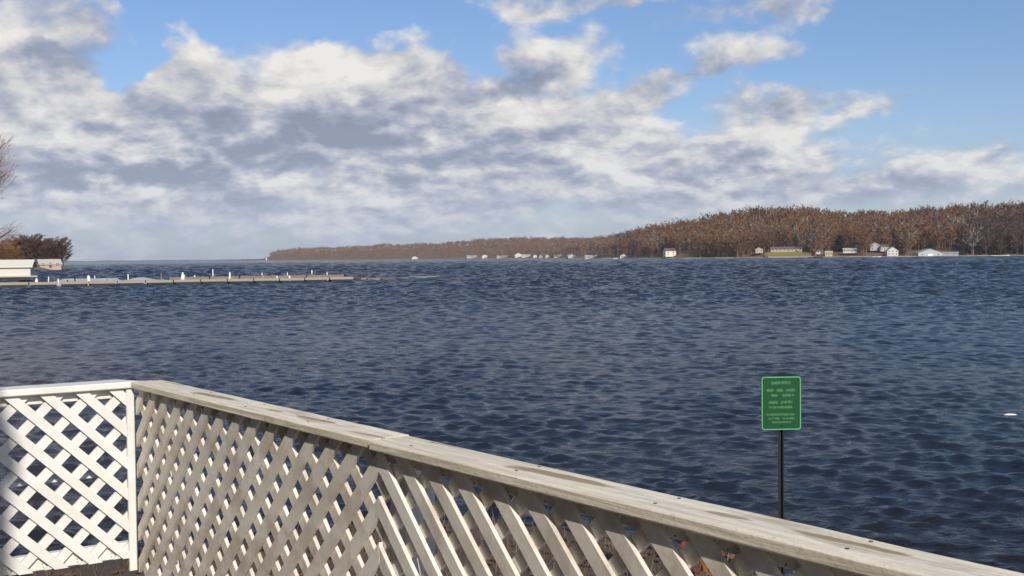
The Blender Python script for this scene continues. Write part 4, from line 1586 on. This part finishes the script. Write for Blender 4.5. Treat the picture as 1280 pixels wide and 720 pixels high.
# ------------------------------------------------------------------ long dock
pier_top = plain('pier_planks', (0.30, 0.265, 0.215), 0.85, 0.2, 0.7)
pier_brown = plain('pier_brown', (0.21, 0.165, 0.125), 0.9, 0.3, 0.5)
pile_white = plain('pile_white', (0.75, 0.73, 0.69), 0.6, 0.08, 1.0)
A = on_z(-40, 354.5, 0.75)
B = on_z(441, 347.6, 0.60)
u_ = (B - A)
u_.z = 0
Lp = u_.length
u_.normalize()
rzp = math.atan2(u_.y, u_.x)
pier = thing('long_dock', (A.x, A.y, 0), rzp, 'long low wooden dock reaching from the left edge over the water', 'dock')
seg_n = 14
for i in range(seg_n):          # floating sections, each its own piece
    m = MB()
    a_, b_ = Lp * i / seg_n, Lp * (i + 1) / seg_n - 0.18
    dz_ = rnd.uniform(-0.03, 0.03)
    m.box(a_, b_, -1.1, 1.1, 0.42 + dz_, 0.80 + dz_)
    m.box(a_ + 0.25, b_ - 0.25, -1.06, 1.06, 0.0, 0.40 + dz_, 1)  # near-black box stands in for the shade under the walkway
    me_ = m.build('walkway_section', [pier_top, hull_and_shade], pier)


def along(px):
    """distance along the dock for a picture column"""
    r_ = ray(px, 345)
    k = r_.x / r_.y
    return (k * A.y - A.x) / (u_.x - k * u_.y)


for px, hgt, rad, yy in ((60, 1.6, 0.12, 3.0), (112, 1.9, 0.35, 1.4), (122, 2.2, 0.12, 9), (165, 2.4, 0.14, 9), (208, 2.3, 0.14, 9), (277, 2.6, 0.14, 10), (288, 2.0, 0.2, 1.4),
                         (340, 2.2, 0.13, 9), (349, 1.5, 0.18, 1.4), (372, 1.9, 0.13, 9), (392, 1.7, 0.28, 1.4), (404, 2.2, 0.15, 9), (425, 2.0, 0.14, 9), (46, 2.0, 0.3, 1.4)):
    s_ = along(px)
    m = MB()
    hgt *= 0.8
    rad *= 0.75
    hgt *= rnd.uniform(0.7, 1.1)
    lx, ly = rnd.uniform(-0.12, 0.12), rnd.uniform(-0.1, 0.1)
    m.tube([(s_, yy, -0.8), (s_ + lx, yy + ly, hgt), (s_ + lx * 1.1, yy + ly, hgt + 0.25)], [rad, rad * 0.9, rad * 0.25], 7)
    m.build('piling', pile_white if rnd.random() < 0.6 else pier_brown, pier)
s_ = along(230)                 # fat white conical pile cap
m = MB()
m.tube([(s_, 1.9, 0.5), (s_, 1.9, 1.0), (s_, 1.9, 1.6), (s_, 1.9, 2.0)], [0.34, 0.30, 0.2, 0.08], 9)
m.build('pile_cap', pile_white, pier)
for px in (112, 140, 165, 190, 208, 277, 340, 372, 404):
    s_ = along(px)
    m = MB()
    m.box(s_ - 0.5, s_ + 0.5, 1.15, 11.5, 0.45, 0.75)
    m.build('finger_pier', pier_top if px < 215 else pier_brown, pier)
m = MB()                        # parallel brown timber run behind the outer half
s0_, s1_ = along(216), along(436)
m.box(s0_, s1_, 4.0, 5.6, 0.45, 1.15)
for i in range(18):
    x = s0_ + (s1_ - s0_) * i / 17
    m.box(x - 0.12, x + 0.12, 3.9, 3.995, 0.0, 1.25)
m.build('timber_run', pier_brown, pier)
m = MB()
m.box(along(78), along(150), 5.0, 6.0, 0.85, 1.15)
m.build('timber_run', pier_top, pier)

for i in range(22):             # short uneven bollards and cleats along both edges
    s_ = rnd.uniform(along(50), along(438))
    yy = rnd.choice((-0.95, 0.95, 4.8))
    m = MB()
    hh_ = rnd.uniform(1.0, 1.5)
    m.tube([(s_, yy, 0.3), (s_ + rnd.uniform(-0.1, 0.1), yy, hh_)], [0.13, 0.11], 6)
    m.build('bollard', rnd.choice((pier_brown, hull_and_shade, pile_white, pier_brown)), pier)
tip = [on_z(px, py, 0.3) for px, py in ((441, 347.9), (458, 348.3), (476, 348.0), (494, 347.0), (512, 346.6))]
for i in range(len(tip) - 1):   # low floats that carry the dock on as a thinning line
    a_, b_ = tip[i], tip[i + 1]
    d_ = (b_ - a_).normalized()
    wv_ = Vector((-d_.y, d_.x, 0)) * (0.9 - 0.2 * i)
    ht_ = 0.34 - 0.06 * i
    c0_, c1_ = a_ + d_ * 0.1, b_ - d_ * 0.25
    m = MB()
    pts_ = [c0_ - wv_, c1_ - wv_, c1_ + wv_, c0_ + wv_]
    inv = Matrix.Rotation(-rzp, 4, 'Z')
    pts_ = [inv @ (p_ - Vector((A.x, A.y, 0))) for p_ in pts_]
    m.add([(p_.x, p_.y, -0.1) for p_ in pts_] + [(p_.x, p_.y, 0.12 + ht_) for p_ in pts_], [(0, 3, 2, 1), (4, 5, 6, 7), (0, 1, 5, 4), (1, 2, 6, 5), (2, 3, 7, 6), (3, 0, 4, 7)])
    m.build('float', pier_brown, pier)
# small covered-up runabouts behind the dock
tarp = plain('tarp_pale', (0.30, 0.30, 0.31), 0.7, 0.12, 0.8)
for px, lb in ((90, 'low pale covered boat moored behind the dock, nearest the white boathouse'), (134, 'low pale covered boat second along behind the dock'), (178, 'low pale covered boat third along behind the dock')):
    s_ = along(px)
    p = Vector((A.x, A.y, 0)) + u_ * s_ + Vector((-u_.y, u_.x, 0)) * 3.2
    t_ = thing('moored_boat', p, rzp + 0.05, lb, 'boat', 'covered boats behind the dock')
    m = MB()
    vs, fs = [], []
    for i in range(9):
        q_ = i / 8
        e_ = math.sin(math.pi * (0.08 + 0.84 * q_))
        vs += [((q_ - 0.5) * 5.2, -0.9 * e_, -0.2), ((q_ - 0.5) * 5.6, -1.0 * e_, 0.72), ((q_ - 0.5) * 5.6, 1.0 * e_, 0.72), ((q_ - 0.5) * 5.2, 0.9 * e_, -0.2)]
    for i in range(8):
        for k in range(4):
            k2 = (k + 1) % 4
            fs.append((i * 4 + k, (i + 1) * 4 + k, (i + 1) * 4 + k2, i * 4 + k2))
    fs += [(0, 1, 2, 3), (35, 34, 33, 32)]
    m.add(vs, fs)
    m.build('hull', tarp, t_)
    m = MB()
    vs, fs = [], []
    for i in range(9):
        q_ = i / 8
        e_ = math.sin(math.pi * (0.08 + 0.84 * q_))
        vs += [((q_ - 0.5) * 5.6, -1.02 * e_, 0.725), ((q_ - 0.5) * 5.6, 0, 0.75 + 0.5 * e_ ** 2), ((q_ - 0.5) * 5.6, 1.02 * e_, 0.725)]
    for i in range(8):
        for k in range(2):
            fs.append((i * 3 + k, (i + 1) * 3 + k, (i + 1) * 3 + k + 1, i * 3 + k + 1))
    m.add(vs, fs)
    m.build('cover', tarp, t_)

# floating line beyond the end of the dock
m = MB()
pts = [on_z(px, py, 0.22) for px, py in ((512, 346.4), (522, 346.6), (532, 346.6), (548, 345.6))]
fine_ = []
for i in range(len(pts) - 1):
    for k in range(5):
        fine_.append(pts[i].lerp(pts[i + 1], k / 5))
fine_.append(pts[-1])
m.tube(fine_, [0.15 + 0.05 * (i % 2) for i in range(len(fine_))], 6)
tag(m.build('floating_line', plain('float_pale', (0.27, 0.29, 0.27), 0.7, 0.2, 0.5)), 'thin floating line trailing over the water off the far end of the long dock', 'float line')

# ------------------------------------------------------------------ bare tree whose twigs reach in at the left edge
tr, cr = bare_tree_mesh('t', 900, wd=0.36, ntw=14000, tw=0.0019, tlen=0.042, nl=24, lo=0.25)
TY = 46.0
g_ = at_y(-76, 330, TY)
nt_ = thing('bare_tree', (g_.x, g_.y, 0.5), 1.1, 'reddish brown bare tree whose blurred twigs just reach in at the left edge', 'tree')
nt_.scale = (8.6, 8.6, 8.6)
tr.build('trunk', wood_dark, nt_)
cr.build('crown', plain('reddish_twigs', (0.26, 0.15, 0.13), 0.9, 0.3, 2.0), nt_)

# unseen cottage added behind the camera, its gable shaped to shade the railing
side_board = plain('shade_gable_boards', (0.07, 0.05, 0.04), 0.85, 0.25, 2.0)
W0 = Vector((K0.x, K0.y, 0)) + Vector((nR.x, nR.y, 0)) * (-2.25)
ang = math.atan2(-eR.y, -eR.x)
CS0, CS1, CAP_S = -2.4, 5.09, 1.31     # extent of the gable wall along the rail direction, and its apex
RAKE, ZE = 0.65, 6.74                  # roof pitch, world height of the wall head at its near end


def head(s_):
    return ZE + RAKE * (CS1 - CAP_S - abs(s_ - CAP_S)) - 0.85


own = thing('cottage', (W0.x, W0.y, 0.85), math.atan2(eR.y, eR.x), 'tall dark boarded gable added unseen behind the viewer to shade the railing', 'house')
m = MB()
m.prism([(CS0, -0.3), (CS1, -0.3), (CS1, head(CS1)), (CAP_S, head(CAP_S)), (CS0, head(CS0))], -5.0, -0.03)
m.build('wall', side_board, own)
for k in range(46):
    z_ = 0.05 + k * 0.205
    poly = clip([(CS0, z_), (CS1, z_), (CS1, z_ + 0.197), (CS0, z_ + 0.197)], [(RAKE, 1, head(CAP_S) + RAKE * CAP_S - 0.01), (-RAKE, 1, head(CAP_S) - RAKE * CAP_S - 0.01)])
    if len(poly) > 2:
        m = MB()
        m.prism(poly, -0.028, 0.005)
        m.build('cladding_board', side_board, own)
m = MB()
for sg_ in (-1, 1):
    L_ = (CS1 - CAP_S) + 0.03
    a_ = [(CAP_S, head(CAP_S) + 0.01), (CAP_S + sg_ * L_, head(CAP_S) + 0.01 - RAKE * L_), (CAP_S + sg_ * L_, head(CAP_S) + 0.13 - RAKE * L_), (CAP_S, head(CAP_S) + 0.13)]
    m.prism(a_ if sg_ > 0 else a_[::-1], -5.3, 0.03)
m.build('roof', roof_brown, own)

# screw heads along the cap boards, nail heads where slats cross the rails
screw_mat = plain('screw_rust', (0.10, 0.06, 0.04), 0.6, 0.3, 40)
for sec, L_ in ((secL, LL), (secM, J), (secR, 4.2)):
    x = 0.14
    while x < L_ - 0.05:
        for y in (0.012, 0.078):
            m = MB()
            zt_ = CAP - FLOOR
            m.tube([(x, y, zt_ - 0.004), (x, y, zt_ + 0.0008)], [0.0042, 0.0038], 8)
            m.build('screw', screw_mat, sec)
        x += 0.42
nail_mat = plain('nail_head', (0.22, 0.17, 0.13), 0.5, 0.3, 40)
for sec, L_ in ((secL, LL), (secM, J), (secR, 3.2)):
    m = MB()
    x = 0.05
    while x < L_ - 0.03:
        for zz in (z1L - 0.022, z0L + 0.028):
            m.tube([(x, 0.001, zz), (x, -0.0010, zz)], 0.0024, 5)
        x += PITCH
    o = m.build('nail_heads', nail_mat, sec)
    o['kind'] = 'stuff'
# air between here and the far shore
hz_d = 0.00005
me = bpy.data.meshes.new('haze')
mm = MB()
mm.box(-9000, 9000, -70, 15000, -3.6, 130)
me = mesh('haze', mm.v, mm.f, [])
hm = bpy.data.materials.new('haze_air')
hm.use_nodes = True
ht = NT(hm.node_tree)
ht.n.clear()
ho = ht.node('ShaderNodeOutputMaterial')
hv_ = ht.node('ShaderNodeVolumePrincipled')
hv_.inputs['Color'].default_value = (0.80, 0.86, 0.95, 1)
hv_.inputs['Density'].default_value = hz_d
ht.l.new(hv_.outputs[0], ho.inputs['Volume'])
me.materials.append(hm)
tag(link('haze', me), 'thin pale air between the deck and the far shore', kind='stuff')

# dead grass and fallen leaves on the bank below the deck
gr = random.Random(9)
gm, lm_ = MB(), MB()
for _ in range(9000):
    x = gr.uniform(-6.5, 5.5)
    y = gr.uniform(5.5, 13.8)
    ye = interp0([(-7, 12.4), (-4, 12.4), (-1.6, 14.0), (0, 13.8), (2.3, 11.8), (3.6, 10.6), (6, 9.4)], x) - 0.5
    if y > ye:
        continue
    z = min(0.85, (ye + 0.4 - y) * 0.75) - 0.05
    if gr.random() < 0.6:
        hgt = gr.uniform(0.08, 0.3)
        a_ = gr.uniform(0, 6.28)
        dx_, dy_ = math.cos(a_) * 0.012, math.sin(a_) * 0.012
        gm.add([(x - dx_, y - dy_, z), (x + dx_, y + dy_, z), (x + gr.uniform(-0.1, 0.1), y + gr.uniform(-0.1, 0.1), z + hgt)], [(0, 1, 2)])
    else:
        a_ = gr.uniform(0, 6.28)
        c_, s_ = math.cos(a_) * 0.05, math.sin(a_) * 0.05
        zz = z + 0.07
        lm_.add([(x - c_, y - s_, zz + gr.uniform(0, 0.03)), (x + s_ * 0.5, y - c_ * 0.5, zz), (x + c_, y + s_, zz + gr.uniform(0, 0.03)), (x - s_ * 0.5, y + c_ * 0.5, zz)], [(0, 1, 2, 3)])
tag(gm.build('dead_grass', plain('dead_grass', (0.12, 0.088, 0.05), 0.9, 0.35, 2.0)), 'dead brown grass on the bank below the deck', kind='stuff')
tag(lm_.build('fallen_leaves', plain('fallen_leaves', (0.10, 0.05, 0.028), 0.85, 0.5, 3.0)), 'fallen brown leaves lying on the bank below the deck', kind='stuff')
